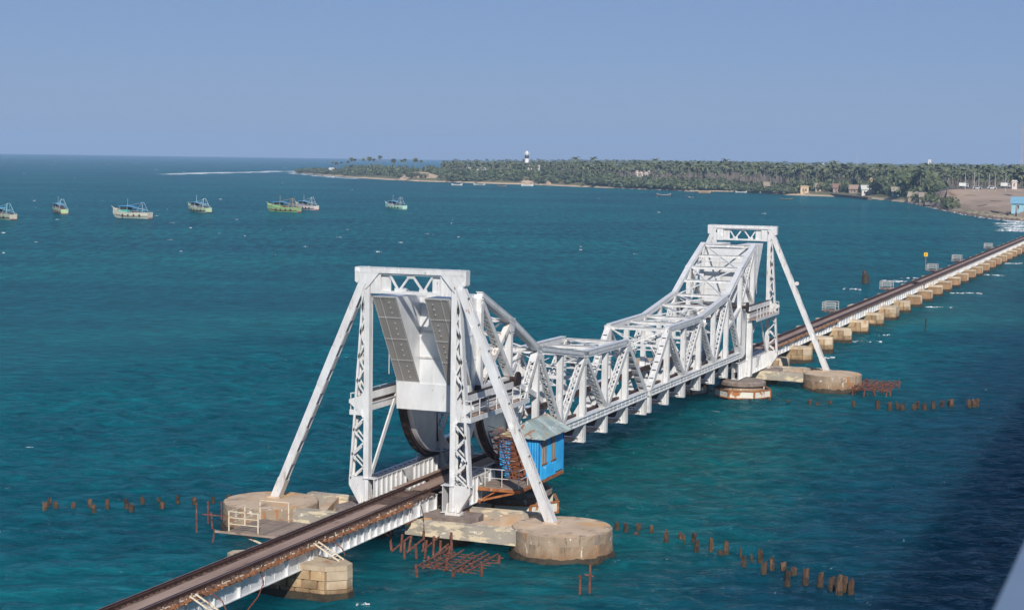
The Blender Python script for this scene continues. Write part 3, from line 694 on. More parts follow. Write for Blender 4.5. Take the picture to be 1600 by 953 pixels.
        m = B(); m.box(.3, 8.9, s*2.95-.1, s*2.95+.1, 7.84, 8.06); m.box(.3, 8.9, s*2.95-.13, s*2.95+.13, 8.5, 8.58); m.build('rack', mt['tread'], rk)
        if s < 0 or near:
            m = B(); m.box(-.2, 9.6, s*3.55-.38, s*3.55+.38, 7.28, 7.34); w = m.build('walkway_floor', mt['walkplate'], root)
            m = B(); m.box(-.2, 9.6, s*3.95-.02, s*3.95+.02, 7.12, 7.42); m.box(-.24, -.2, s*3.55-.4, s*3.55+.4, 7.12, 7.42); m.build('fascia', S, w)
            for k in range(8):
                x = -.1+k*1.35; m = B(); m.box(x-.025, x+.025, s*3.93-.025, s*3.93+.025, 7.34, 8.4); m.build('railing_post', S, w)
            m = B()
            for z in (7.85, 8.4): m.tube((-.1, s*3.93, z), (9.35, s*3.93, z), .025, n=6)
            m.tube((-.1, s*3.93, 8.4), (-.1, s*3.2, 8.4), .025, n=6)
            m.build('railing', S, w)
            m = B(); m.bar((7.0, s*3.5, 7.2), (8.6, s*3.2, 5.6), .1, .1); m.build('walkway_brace', S, w)
    # portal across the top
    m = B(); m.box(-.35, .30, -3.6, 3.6, 15.74, 16.04); 
    for k in range(8): m.box(-.37, .32, -3.55+k*.9, -2.75+k*.9, 16.04, 16.065)
    for s in (-1, 1): m.prism([(s*3.6,15.74),(s*3.6,15.2),(s*3.45,15.1),(s*2.9,15.74)], 'x', -.33, .28); m.prism([(s*2.85,15.74),(s*2.0,15.74),(s*2.68,14.95),(s*2.9,14.75)], 'x', -.34, -.28)
    tb = m.build('top_beam', S, root)
    m = B(); m.box(-.24, .20, -2.0, 2.0, 14.52, 14.68); m.box(-.24, .2, -2.0, 2.0, 15.64, 15.74); 
    for s in (-1, 1):
        m.box(-.2, .18, min(s*2.0, s*2.62), max(s*2.0, s*2.62), 14.5, 15.74); m.box(-.245, -.2, s*1.98-.05, s*1.98+.05, 14.5, 15.74); m.box(-.235, -.2, s*2.3-.03, s*2.3+.03, 14.5, 15.74)
        m.box(-.05, .0, min(s*1.35, s*1.98), max(s*1.35, s*1.98), 14.68, 15.64)
    m.build('portal_frame', S, root)
    for a_, b_ in (((-1.4,15.64),(-.82,14.72)), ((-.78,14.72),(-.1,15.6)), ((.1,15.6),(.78,14.72)), ((.82,14.72),(1.4,15.64))):
        m = B(); m.bar((-.1, a_[0], a_[1]), (-.1, b_[0], b_[1]), .12, .1, (1,0,0)); m.build('portal_diagonal', S, root)
    m = B()
    for yy_, z in ((-.8, 14.76), (.8, 14.76), (0, 15.56)): m.box(-.17, -.14, yy_-.26, yy_+.26, z-.1, z+.1)
    m.build('portal_gusset', S, root)
    if not near:
        p, q = leg_points(-1); c = p.lerp(q, .40); m = B(); m.tube((c.x-.15, c.y-.48, c.z+.08), (c.x+.02, c.y-.48, c.z+.08), .2, n=14); m.build('eye_plate', S, root)
    return root
make_tower(True); make_tower(False)
# ================================================================== APPROACHES: piers, girders, track
def octagon(cx, hw, y0, y1, ch):
    return [(cx-hw, y0+ch), (cx-hw+ch*.85, y0), (cx+hw-ch*.85, y0), (cx+hw, y0+ch), (cx+hw, y1-ch), (cx+hw-ch*.85, y1), (cx-hw+ch*.85, y1), (cx-hw, y1-ch)]
def offset_face(a, b, out):
    d = Vector((b[0]-a[0], b[1]-a[1])); d.normalize(); return Vector((d.y, -d.x))*out
PIER = {}
def make_pier(cx, label, stones, wide=False):
    root = thing('masonry_pier', label, 'pier', (cx, 0, 0), 'masonry piers of the approach viaduct')
    hw = 2.3 if wide else .98
    yh = 3.45
    key = (stones, wide)
    if key in PIER:                                             # share meshes between alike piers
        for nm, me, loc in PIER[key]:
            o = bpy.data.objects.new(nm, me); col.objects.link(o); o.parent = root; o.location = loc; o.rotation_euler = (0, 0, 0)
        return root
    rec = []
    def put(nm, mb, mat):
        o = mb.build(nm, mat, root); rec.append((nm, o.data, o.location.copy())); return o
    put('core', MB().prism(octagon(cx, hw-.06, -yh+.06, yh-.06, .78), 'z', -.6, 1.6), mt['stone_core'])
    put('footing', MB().prism(octagon(cx, hw+.12, -yh-.14, yh+.14, .9), 'z', -.8, .42), mt['weed'])
    put('cap', MB().prism(octagon(cx, hw+.05, -yh-.05, yh+.05, .85), 'z', 1.58, 1.84), mt['stone_cap'])
    if not stones:
        put('nose_stone', MB().box(cx-hw*.5, cx+hw*.5, -yh-.03, -yh+.1, .5, 1.57), mt['stone_cap'])
    else:
        poly = octagon(cx, hw, -yh, yh, .8)
        zc = [.2, .62, 1.08, 1.58] if stones == 1 else [.3, .92, 1.58]
        for k in range(len(zc)-1):
            for i in range(8):
                if i in (3, 4, 5, 6, 7) and not (i == 7): 
                    if i in (3,): continue
                a, b = Vector(poly[i]), Vector(poly[(i+1) % 8])
                if i in (3, 4, 5): continue
                L = (b-a).length; step = .85 if stones == 1 else 1.3
                n = max(1, round(L/step)); sh = .5 if (k % 2 and n > 2) else 0
                cuts = [0]+[min(1, (j+1-sh)/n) for j in range(n)]+([1] if sh else [])
                for t0, t1 in zip(cuts, cuts[1:]):
                    if t1-t0 < .02: continue
                    p0 = a.lerp(b, t0+.012); p1 = a.lerp(b, t1-.012); o_ = offset_face(a, b, .045+random.random()*.03); i_ = -offset_face(a, b, .08)
                    m = MB().prism([tuple(p0+o_), tuple(p1+o_), tuple(p1+i_), tuple(p0+i_)], 'z', zc[k]+.015, zc[k+1]-.015)
                    put('stone', m, mt['stone_cap'] if i in (0, 1, 2) and zc[k] > .5 else mt['stone'])
    if (cx, ) and key not in PIER: PIER[key] = rec
    return root
make_pier(-15.05, 'weathered stone pier under the white girder nearest the viewer', 1)
for k in range(30):
    cx = 89.15+12.2*k
    wide = (k == 6)
    lab = 'stone viaduct pier, %s of the row running to the shore beyond the far tower' % ordinal(k+1)
    if wide: lab = 'broad stone viaduct pier, twice as wide as the others in the far row'
    make_pier(cx, lab, 0 if k > 7 else 2, wide)

def girder_span(x0, x1, label, spacing, detail, rusty=False):
    root = thing('plate_girder_span', label, 'bridge girder', ((x0+x1)/2, 0, 1.55), 'plate girder spans carrying the track')
    mat = mt['silver_rusty'] if rusty else mt['silver']
    for s in (-1, 1):
        y = s*1.15
        m = MB(); m.box(x0+.04, x1-.04, y-.015, y+.015, 1.58, 2.42); m.box(x0+.04, x1-.04, y-.16, y+.16, 2.42, 2.455); m.box(x0+.04, x1-.04, y-.16, y+.16, 1.545, 1.58)
        g = m.build('web_girder', mat if rusty else mt['silver_plain'], root)
        n = int((x1-x0-.3)/spacing); xs = [x0+.15+(x1-x0-.3)*k/n for k in range(n+1)]
        if s < 0 and detail == 2:
            for x in xs:
                m = MB(); m.box(x-.04, x+.04, y-.16, y-.015, 1.58, 2.42); m.build('stiffener', mat, g)
            m = MB()
            for xa, xb in zip(xs, xs[1:]):
                if spacing > 1.5: rivets_line(m, ((xa+xb)/2, y-.015, 1.65), ((xa+xb)/2, y-.015, 2.35), 12, .018, (0,-1,0))
            if m.v: tag(m.build('rivets', mt['silver'], g), kind='stuff')
        else:
            m = MB()
            for x in xs: m.box(x-.04, x+.04, min(y+s*.015, y+s*.16), max(y+s*.015, y+s*.16), 1.58, 2.42)
            tag(m.build('stiffeners', mat, g), kind='stuff')
        for k in range(2):
            m = MB(); xx = x0+.35 if k == 0 else x1-.35; m.box(xx-.25, xx+.25, y-.25, y+.25, 1.84 if False else 1.46, 1.545); 
            if detail: m.build('bearing_plate', mt['rust'], g)
    if detail:
        m = MB(); n = int((x1-x0)/2.4)
        for k in range(n): m.bar((x0+.3+k*2.4, -1.1, 1.8), (x0+.3+(k+1)*2.4, 1.1, 1.8), .08, .08); m.bar((x0+.3+k*2.4, 1.1, 1.86), (x0+.3+(k+1)*2.4, -1.1, 1.86), .08, .08)
        m.build('cross_bracing', mat, root)
    return root
girder_span(-40.0, -27.2, 'white plate girder span at the bottom left edge of the picture', 2.0, 2)
girder_span(-27.2, -15.0, 'long white plate girder span between the two nearest hanging ladders', 2.0, 2)
girder_span(-15.0, -2.75, 'white plate girder span with closely set stiffeners leading to the near tower', .82, 2)
girder_span(-2.75, 1.2, 'short deep white girder under the track at the foot of the near tower', 1.0, 1)
girder_span(81.3, 89.15, 'white girder span under the track just past the far tower', .82, 1)
for k in range(29):
    x0 = 89.15+12.2*k
    girder_span(x0, x0+12.2, 'pale girder span of the far viaduct, %s one after the far tower' % ordinal(k+2), 1.7, 2 if k < 5 else (1 if k < 9 else 0), rusty=(k in (9, 10)))

def make_track():
    root = thing('railway_track', 'rust brown railway track running along the whole bridge', 'railway track', (-38, 0, 2.455))
    def rail(x0, x1, y, guard=False):
        m = MB(); top = 2.79 if not guard else 2.765
        m.box(x0, x1, y-.035, y+.035, top-.07, top); m.box(x0, x1, y-.012, y+.012, 2.64, top-.07); m.box(x0, x1, y-.07, y+.07, 2.62, 2.645)
        return m.build('guard_rail' if guard else 'rail', mt['rail'], root)
    for x0, x1 in ((-40, .9), (79.6, 440)):
        for s in (-1, 1):
            r_ = rail(x0, x1, s*.873); m = MB(); m.box(x0, x1, s*.873-.028, s*.873+.028, 2.790, 2.7925); m.build('rail_head', mt['railtop'], r_)
            rail(x0, x1, s*.70, True)
        for k in range(int((x1-x0)/6)):
            a = x0+k*6; m = MB(); m.box(a+.02, a+5.98, -.62, .30, 2.625, 2.65); m.build('walkway_plate', mt['walkplate'], root) if a < 200 else None
        if x1 > 200: m = MB(); m.box(200, x1, -.62, .30, 2.625, 2.65); m.build('walkway_plate', mt['walkplate'], root)
    sl = MB().box(-.115, .115, -1.32, 1.32, -.08, .08).mesh('sleeper', mt['sleeper'])
    x = -39.9; n = 0
    while x < .8:
        inst('sleeper', sl, root, (x+random.uniform(-.02,.02), random.uniform(-.05,.05), 2.54), (0,0,random.uniform(-.01,.01))); x += .46; n += 1
    x = 80.0; rest = MB()
    while x < 440:
        if n < 300: inst('sleeper', sl, root, (x, random.uniform(-.05,.05), 2.54)); n += 1
        else: rest.box(x-.115, x+.115, -1.3, 1.3, 2.46, 2.62)
        x += .52
    tag(rest.build('far_sleepers', mt['sleeper'], root), kind='stuff')
make_track()
def rusty_pipe(x0, x1, label, name='cable_trough'):
    root = thing(name, label, 'cable trough', ((x0+x1)/2, -1.35, 2.46))
    y = -1.40
    m = MB(); x = x0
    while x < x1:
        l = random.uniform(.7, 1.6); m.box(x, min(x1, x+l), y-.03+random.uniform(-.02,.02), y+.05, 2.62+random.uniform(-.02,.02), 2.67); x += l+random.choice((.0,.05,.3,.6))
    m.build('trough_lid', mt['paleiron'], root)
    m = MB(); x = x0
    while x < x1:
        s = random.uniform(.10, .30)
        m.bar((x, y+.10, 2.50), (x+random.uniform(-.1,.15), y-.10-random.random()*.05, 2.56+random.uniform(-.07,.09)), s, .12)
        if random.random() < .5: m.bar((x+.1, y-.03, 2.70), (x+.12, y-.08+random.uniform(-.06,.06), 2.47), .07, .12)
        x += random.uniform(.12, .24)
    tag(m.build('rust_scale', mt['trough'], root), kind='stuff')
    m = MB(); x = x0+.2
    while x < x1: m.box(x-.012, x+.012, y+.0, y+.025, 2.62, 2.72+random.uniform(0,.12)); x += random.uniform(.5, 1.5)
    m.build('clips', mt['paleiron'], root)
rusty_pipe(-40, -2.9, 'rust eaten cable trough along the near edge of the track')
rusty_pipe(81.5, 128, 'brown rusted cable trough along the track beyond the far tower')

# ladders hung on the girder
def ladder(x, label):
    root = thing('hanging_ladder', label, 'ladder', (x, -1.5, 1.8), 'ladders hung on the girder at the piers')
    top = Vector((x-.25, -1.45, 2.75)); bot = Vector((x+.10, -2.75, 1.86))
    ax = Vector((.22, -.02, .0))
    for s in (-1, 1): m = MB(); m.bar(top+ax*s, bot+ax*s, .05, .07); m.build('side_rail', mt['paleiron'], root)
    for k in range(7):
        c = top.lerp(bot, (k+.5)/7); m = MB(); m.tube(c-ax, c+ax, .022, n=6); m.build('rung', mt['paleiron'], root)
    m = MB(); pts = [top+ax+Vector((0,-.05,.1)), top.lerp(bot, .3)+ax+Vector((.12,-.1,.45)), top.lerp(bot, .8)+ax+Vector((.15,-.1,.4)), bot+ax+Vector((.05,-.05,.2))]
    m.path(pts, .03); m.build('handrail', mt['rust'], root)
ladder(-14.6, 'pale rusty ladder hanging from the girder onto the stone pier')
ladder(-26.6, 'pale rusty ladder at the bottom edge of the picture')
m = MB(); pts = [(-20.6,-1.4,2.5),(-20.4,-1.5,1.9),(-21.4,-1.75,1.45),(-22.8,-1.9,1.05),(-24.0,-1.9,1.0),(-25.4,-1.8,1.4),(-26.4,-1.7,1.9)]
m.path(pts, .03); tag(m.build('sagging_pipe', mt['rust'], loc=(-22.8,-1.8,1)), 'thin rusty pipe sagging below the girder at lower left', 'pipe')
m = MB(); m.path([(-2.0,-1.6,2.4),(-2.3,-1.9,1.9),(-3.0,-2.3,.9),(-3.3,-2.5,-.1)], .025); tag(m.build('hanging_cable', mt['tread'], loc=(-2,-1.6,2.4)), 'thin dark cable hanging from the girder at the near tower', 'cable')

# round caisson piers with their connecting slabs, pads and fender collars
def caisson(cx, cy, label, r=2.95, h=1.61):
    root = thing('round_pier', label, 'pier', (cx, cy, 0), 'round concrete piers under the tower legs')
    n = 40
    rj = random.Random(int(cx*10+cy)); n = 60
    def rough(mb, ar, az, keep=0):
        for i, (x, y, z) in enumerate(mb.v):
            d = Vector((x-cx, y-cy)); L = d.length; k_ = 1+rj.uniform(-ar, ar*.5)/max(L, .1)
            if i >= keep: mb.v[i] = (cx+d.x*k_, cy+d.y*k_, z+rj.uniform(-az, az))
        return mb
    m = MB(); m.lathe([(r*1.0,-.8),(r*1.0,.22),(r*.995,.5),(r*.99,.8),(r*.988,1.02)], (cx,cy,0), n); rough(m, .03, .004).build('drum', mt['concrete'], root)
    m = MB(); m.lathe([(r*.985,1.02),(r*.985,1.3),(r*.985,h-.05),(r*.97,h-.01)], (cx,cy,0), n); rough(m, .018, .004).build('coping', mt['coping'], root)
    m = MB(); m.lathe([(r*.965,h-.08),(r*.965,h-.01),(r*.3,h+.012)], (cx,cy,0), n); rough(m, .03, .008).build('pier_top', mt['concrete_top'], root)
    m = MB(); m.lathe([(r*1.04,-.8),(r*1.045,.06),(r*1.0,.34)], (cx,cy,0), n); rough(m, .07, .06).build('weed_band', mt['weed'], root)
    m = MB(); s = 1 if cy > 0 else -1; sx = 0 if cx < 40 else 81.54
    m.prism([(-.5,0),(.5,0),(.36,.1),(-.36,.1)], 'y', s*9.05-.45, s*9.05+.42); m.v = [(x+sx, y, z+h) for x, y, z in m.v]; m.build('plinth', mt['concrete_top'], root)
    return root
caisson(-.6, -9.9, 'big round concrete pier with rust streaks under the right leg of the near tower')
caisson(-1.0, 8.85, 'big round concrete pier under the left leg of the near tower')
caisson(79.8, -9.95, 'round concrete pier under the right leg of the far tower')
caisson(81.5, 9.4, 'round concrete pier under the hidden left leg of the far tower')
def tie_slab(x0, s, label, far=False):
    root = thing('tie_slab', label, 'concrete beam', (x0, s*4.3, .7), 'concrete beams tying the piers')
    ya, yb = s*.9, s*8.1
    m = MB(); m.prism([(ya, .72), (yb, .66), (yb, 1.55), (ya, 1.50)], 'x', x0-2.55, x0-1.75); m.build('front_beam', mt['slab'], root)
    m = MB(); m.prism([(ya, .72), (yb, .66), (yb, 1.55), (ya, 1.50)], 'x', x0+2.3, x0+3.0); m.build('rear_beam', mt['slab'], root)
    m = MB(); m.prism([(ya, .9), (s*6.6, .9), (s*6.6, 1.05), (ya, 1.05)], 'x', x0-1.75, x0+2.3); m.build('infill', mt['concrete_top'], root)
    for a in (s*1.6, s*4.9): m = MB(); m.prism([(x0-1.75, a-.25), (x0+2.3, a-.25+s*1.2), (x0+2.3, a+.25+s*1.2), (x0-1.75, a+.25)], 'z', .95, 1.5); m.build('cross_beam', mt['concrete_top'], root)
    m = MB(); m.lathe([(1.45,-.8),(1.5,.55),(1.3,.72)], (x0, s*2.6, 0), 24); m.build('stub_column', mt['concrete'], root)
    m = MB(); m.prism([(x0-1.1, s*2.9-1.5), (x0-.4, s*2.9-1.75), (x0+1.0, s*2.9-1.5), (x0+1.25, s*2.9), (x0+.95, s*2.9+1.5), (x0-.4, s*2.9+1.8), (x0-1.15, s*2.9+1.45), (x0-1.35, s*2.9)], 'z', 1.05, 1.60); m.build('bearing_pad', mt['pad'], root)
tie_slab(-.1, -1, 'flaking concrete beam joining the track to the right round pier, near tower')
tie_slab(-.1, 1, 'concrete beam joining the track to the left round pier, near tower')
tie_slab(81.2, -1, 'concrete beam joining the track to the round pier at the far tower', True)
def front_pier(cx, label, far):
    root = thing('fender_pier', label, 'pier', (cx, 0, 0), 'front piers with steel fender collars')
    for cy in (-3.1, 3.1):
        m = MB(); m.lathe([(2.0,-.8),(2.05,.6),(1.95,1.1)], (cx, cy, 0), 28); m.build('shaft', mt['concrete'], root)
        m = MB(); m.lathe([(2.1,1.1),(2.22,1.2),(2.22,1.5),(2.05,1.62)], (cx, cy, 0), 28); m.build('pad', mt['pad'], root)
        rr = 2.75; n = 7
        for k in range(n):
            a0 = R(360/n*k+12); a1 = R(360/n*(k+1)+12)
            p0 = (cx+rr*math.cos(a0), cy+rr*math.sin(a0)); p1 = (cx+rr*math.cos(a1), cy+rr*math.sin(a1)); q0 = (cx+(rr-.1)*math.cos(a0), cy+(rr-.1)*math.sin(a0)); q1 = (cx+(rr-.1)*math.cos(a1), cy+(rr-.1)*math.sin(a1))
            m = MB(); m.prism([p0, p1, q1, q0], 'z', .12, .82); fp = m.build('fender_panel', mt['fender'], root)
            m = MB(); m.bar((*p0, .82), (*p1, .82), .14, .1); m.bar((*p0, .12), (*p1, .12), .14, .1); m.bar((*p0, .08), (*p0, .86), .16, .12); m.build('fender_frame', mt['orange'], fp)
    return root
front_pier(10.0, 'round pad with orange rusted fender collar behind the near tower', False)
front_pier(70.4, 'low round pier with pale rusty fender collar below the far tower post', True)

# blue control cabin on a rusty bracket
def make_hut():
    root = thing('control_cabin', 'small blue corrugated iron cabin with rusty patched roof beside the near tower', 'cabin', (8, -4.5, 2.75))
    x0, x1, y0, y1, zf, ze = 6.4, 10.9, -5.85, -3.2, 2.78, 5.35
    def corr(mb, p, q, z0, z1, nrm, n):
        p = Vector(p); q = Vector(q); nv = Vector(nrm); vs = []; fs = []
        for i in range(n*4+1):
            t = i/(n*4); c = p.lerp(q, t)+nv*(.028*math.sin(t*n*2*math.pi))
            vs += [(c.x, c.y, z0), (c.x, c.y, z1)]
        for i in range(n*4): fs.append((2*i, 2*i+2, 2*i+3, 2*i+1))
        k = len(vs); vs += [(a-nv.x*.02, b-nv.y*.02, c) for a, b, c in vs]; fs += [tuple(j+k for j in f[::-1]) for f in fs[:n*4]]
        mb.add(vs, fs)
    # side wall (-y) sheets with boarded openings, front wall (-x) sheets
    segs = [(x0, 6.85, 'w'), (6.85, 7.75, 'o'), (7.75, 8.55, 'w'), (8.55, 9.4, 'o'), (9.4, x1, 'w')]
    for a, b, kind in segs:
        if kind == 'w':
            m = MB(); corr(m, (a, y0, 0), (b, y0, 0), zf+random.uniform(-.06,.06), ze, (0,-1,0), 4); m.build('wall_sheet', mt['blue'], root)
        else:
            m = MB(); corr(m, (a, y0, 0), (b, y0, 0), zf+random.uniform(-.1,.0), zf+.9, (0,-1,0), 4); m.build('wall_sheet', mt['blue'], root)
            m = MB(); m.box(a, b, y0+.03, y0+.06, zf+.9, ze-.1); w = m.build('window', mt['dark'], root)
            for j in range(2):
                aa = a+.05+j*(b-a)*.48; m = MB(); m.box(aa, aa+(b-a)*.36, y0-.03, y0+.01, zf+.85+random.uniform(-.05,.1), ze-.15); m.build('board', mt['board'], w)
            m = MB(); m.box(a-.04, b+.04, y0-.06, y0, zf+.86, zf+.94); m.build('sill', mt['orange'], w)
    nseg = 5
    for k in range(nseg):
        a = y0+(y1-y0)*k/nseg; b = y0+(y1-y0)*(k+1)/nseg
        m = MB(); corr(m, (x0, b, 0), (x0, a, 0), zf, ze-.02*(k % 2), (-1,0,0), 3); m.build('wall_sheet', mt['blue'], root)
    m = MB(); m.box(x0-.02, x0+.06, y0-.03, y0+.05, zf-.1, ze); m.box(x1-.06, x1+.02, y0-.03, y0+.05, zf-.1, ze); m.box(x0-.01, x0+.05, y1-.05, y1+.03, zf, ze); m.build('corner_post', mt['blue_dark'], root)
    m = MB(); m.box(x1-.03, x1, y0, y1, zf, ze); m.box(x0, x1, y1-.03, y1, zf, ze); m.build('back_wall', mt['blue_dark'], root)
    m = MB(); m.box(x0-.03, x1+.03, y0-.045, y0-.01, ze-.16, ze+.02); m.box(x0-.045, x0-.01, y0, y1, ze-.16, ze+.02); m.build('fascia', mt['blue_dark'], root)
    # roof: hipped towards the viewer, sheets lapped
    ex, ey = .32, .42
    A = Vector((x0-ex, y0-ey, ze)); Bp = Vector((x1+ex, y0-ey, ze)); Cc = Vector((x1+ex, y1+.25, ze)); D = Vector((x0-ex, y1+.25, ze))
    r1 = Vector((x0+1.15, (y0+y1)/2, ze+.85)); r2 = Vector((x1+ex, (y0+y1)/2, ze+.85))
    def sheet(a, b, c, d, n, lift):
        for k in range(n):
            t0, t1 = k/n, (k+1)/n+.03
            p0, p1, p2_, p3 = a.lerp(b, t0), a.lerp(b, t1), d.lerp(c, t1), d.lerp(c, t0)
            dz = Vector((0, 0, lift*(k % 2)+.01)); m = MB(); vs = []; fs = []; nn = 6
            for i in range(nn+1):
                t = i/nn; w = Vector((0,0,.016*(i % 2)))
                vs += [p0.lerp(p1, t)+dz+w, p3.lerp(p2_, t)+dz+w]
            for i in range(nn): fs.append((2*i, 2*i+2, 2*i+3, 2*i+1))
            kk = len(vs); vs += [v-Vector((0,0,.02)) for v in vs]; fs += [tuple(j+kk for j in f[::-1]) for f in fs]
            m.add(vs, fs); m.build('roof_sheet', mt['roofsheet'], root)
    sheet(A, Bp, r2, r1, 5, .015); sheet(Cc, D, r1, r2, 5, .015); sheet(D, A, r1, r1, 3, .015)
    m = MB(); m.bar(r1, r2+Vector((.15,0,0)), .12, .05); m.bar(Bp+Vector((.05,0,0)), r2+Vector((.05,0,.02)), .1, .05); m.build('ridge', mt['board'], root)
    # platform and bracket
    m = MB(); m.box(3.2, x1, y0+.05, -3.1, zf-.1, zf-.03); pf = m.build('platform', mt['timber'], root)
    m = MB(); m.box(3.2, x1+.05, y0-.02, y0+.1, zf-.28, zf-.1); m.box(3.15, 3.3, y0, -3.1, zf-.28, zf-.1); m.box(x0-.1, x0+.05, y0, -3.1, zf-.28, zf-.1)
    for x in (3.3, 6.2, 10.6):
        m.bar((x, y0+.05, zf-.2), (x, -3.05, 1.8), .12, .12); m.bar((x, -4.4, zf-.2), (x, -3.05, 1.8), .08, .08); m.bar((x, -4.4, zf-.2), (x+.8, -3.1, 1.75), .06, .06)
    m.bar((3.3, -3.15, 1.75), (10.6, -3.15, 1.75), .12, .16); m.build('bracket', mt['orange'], pf)
    for x, y in ((3.3,-5.7),(4.8,-5.7),(3.3,-4.6),(3.3,-3.5)):
        m = MB(); m.tube((x, y, zf-.05), (x, y, zf+1.05), .025, n=6); m.build('railing_post', mt['paleiron'], pf)
    m = MB()
    for z in (.5, 1.05): m.tube((3.3,-5.7,zf+z), (6.2,-5.7,zf+z), .022, n=6); m.tube((3.3,-5.7,zf+z), (3.3,-3.4,zf+z), .022, n=6)
    m.build('railing', mt['silver'], pf)
    # rusty lattice gate standing in front of the cabin
    g = thing('lattice_frame', 'rusted steel lattice frame leaning in front of the blue cabin', 'steel frame', (6.0, -4.3, 2.8))
    P = lambda s, t: Vector((5.9-.35*t+.0*s, -3.5-1.75*s+.85*t, 2.80+3.3*t))
    for s in (0, .5, 1): m = MB(); m.bar(P(s,0), P(s,1), .06, .06); m.build('upright', mt['rust'], g)
    for k in range(9):
        m = MB(); m.bar(P(0,k/9), P(1,(k+1)/9), .035, .035); m.build('lattice_bar', mt['rust'], g)
        m = MB(); m.bar(P(1,k/9), P(0,(k+1)/9), .035, .035); m.build('lattice_bar', mt['rust'], g)
        m = MB(); m.bar(P(0,k/9)+Vector((.04,0,0)), P(1,k/9)+Vector((.04,0,0)), .03, .03); m.build('lattice_bar', mt['rust'], g)
    d = thing('cabin_door', 'sheet metal panel with brown rust standing behind the lattice frame', 'metal sheet', (6.25, -4.1, 2.8))
    m = MB(); m.box(6.26, 6.30, -5.0, -4.0, 2.75, 5.1); m.build('panel', mt['rust'], d)
    m = MB(); m.bar((6.25,-5.0,3.9), (6.25,-4.0,3.9), .06, .08); m.build('stile', mt['board'], d)
make_hut()

# timber refuge by the near left pier and refuges along the far viaduct
def refuge(x, label, near):
    root = thing('track_refuge', label, 'platform', (x, 3, 2.2), 'timber refuges beside the track')
    z = 2.32; w = 3.6 if near else 2.6; y0, y1 = 1.55, 5.1
    if not near: y1 = 4.2
    n = 12 if near else 7
    for k in range(n):
        ya = y0+(y1-y0)*k/n; m = MB(); jj = random.uniform(-.12,.12)
        m.box(x-w/2+jj, x+w/2+jj*.5, ya+.015, ya+(y1-y0)/n-.015, z-.05+random.uniform(-.008,.008), z); m.build('plank', mt['timber'], root)
    m = MB()
    for xx in (x-w/2+.2, x+w/2-.2): m.box(xx-.08, xx+.08, .9, y1, z-.2, z-.05)
    if near: m.box(x-w/2-.05, x-w/2+.03, 1.4, y1+.7, z-.13, z-.02)
    m.build('joist', mt['timber'], root)
    pm = mt['paleiron'] if near else mt['roadpaint']
    posts = [(x-w/2+.08, y1-.1), (x-w/2+.08, y1-1.9), (x, y1-.1), (x+w/2-.1, y1-.1), (x+w/2-.1, y1-1.9)]
    for px, py in posts: m = MB(); m.box(px-.035, px+.035, py-.035, py+.035, z-.1, z+1.1); m.build('railing_post', pm, root)
    m = MB()
    for zz in (.4, .75, 1.08):
        h = .03 if near else .045
        m.bar((x-w/2+.08, y1-1.9, z+zz), (x-w/2+.08, y1-.1, z+zz), h, h*1.6)
        m.bar((x-w/2+.08, y1-.1, z+zz), (x+w/2-.1, y1-.1, z+zz), h, h*1.6)
        if zz > .9 or not near: m.bar((x+w/2-.1, y1-.1, z+zz), (x+w/2-.1, y1-1.9, z+zz), h, h*1.6)
    m.build('railing', pm, root)
    m = MB()
    for xx in (x-w/2+.3, x+w/2-.3): m.bar((xx, y1-.6, z-.15), (xx, 1.3, 1.2), .08, .08)
    m.build('strut', mt['paleiron'] if near else mt['rust'], root)
    m = MB(); m.tube((x, (y0+y1)/2, z-.1), (x, (y0+y1)/2, -.6), .16 if near else .22, n=8); m.build('post', mt['rust'], root)
    return root
refuge(-10.9, 'grey timber platform with pale iron railing in front of the left round pier', True)
for k, (x, d_) in enumerate(((146.4,''),(193.6,''),(247,''),(284,''),(344,''))):
    refuge(x, 'railed timber refuge beside the far track, %s from the far tower' % ordinal(k+1), False)
sg = thing('track_sign', 'small yellow square sign on a post at the third far refuge', 'sign', (243, 4.2, 2.3))
m = MB(); m.tube((245.6,4.3,2.3), (245.6,4.3,5.0), .06, n=6); m.build('post', mt['timber'], sg)
m = MB(); m.box(245.48, 245.54, 3.95, 4.65, 4.9, 5.65); pl = m.build('board', paint('yellow_board', (.75,.48,.02), .5, 0), sg)
m = MB(); m.box(245.46, 245.475, 4.2, 4.4, 5.1, 5.5); m.build('mark', paint('orange_mark', (.55,.18,.02), .5, 0), pl)

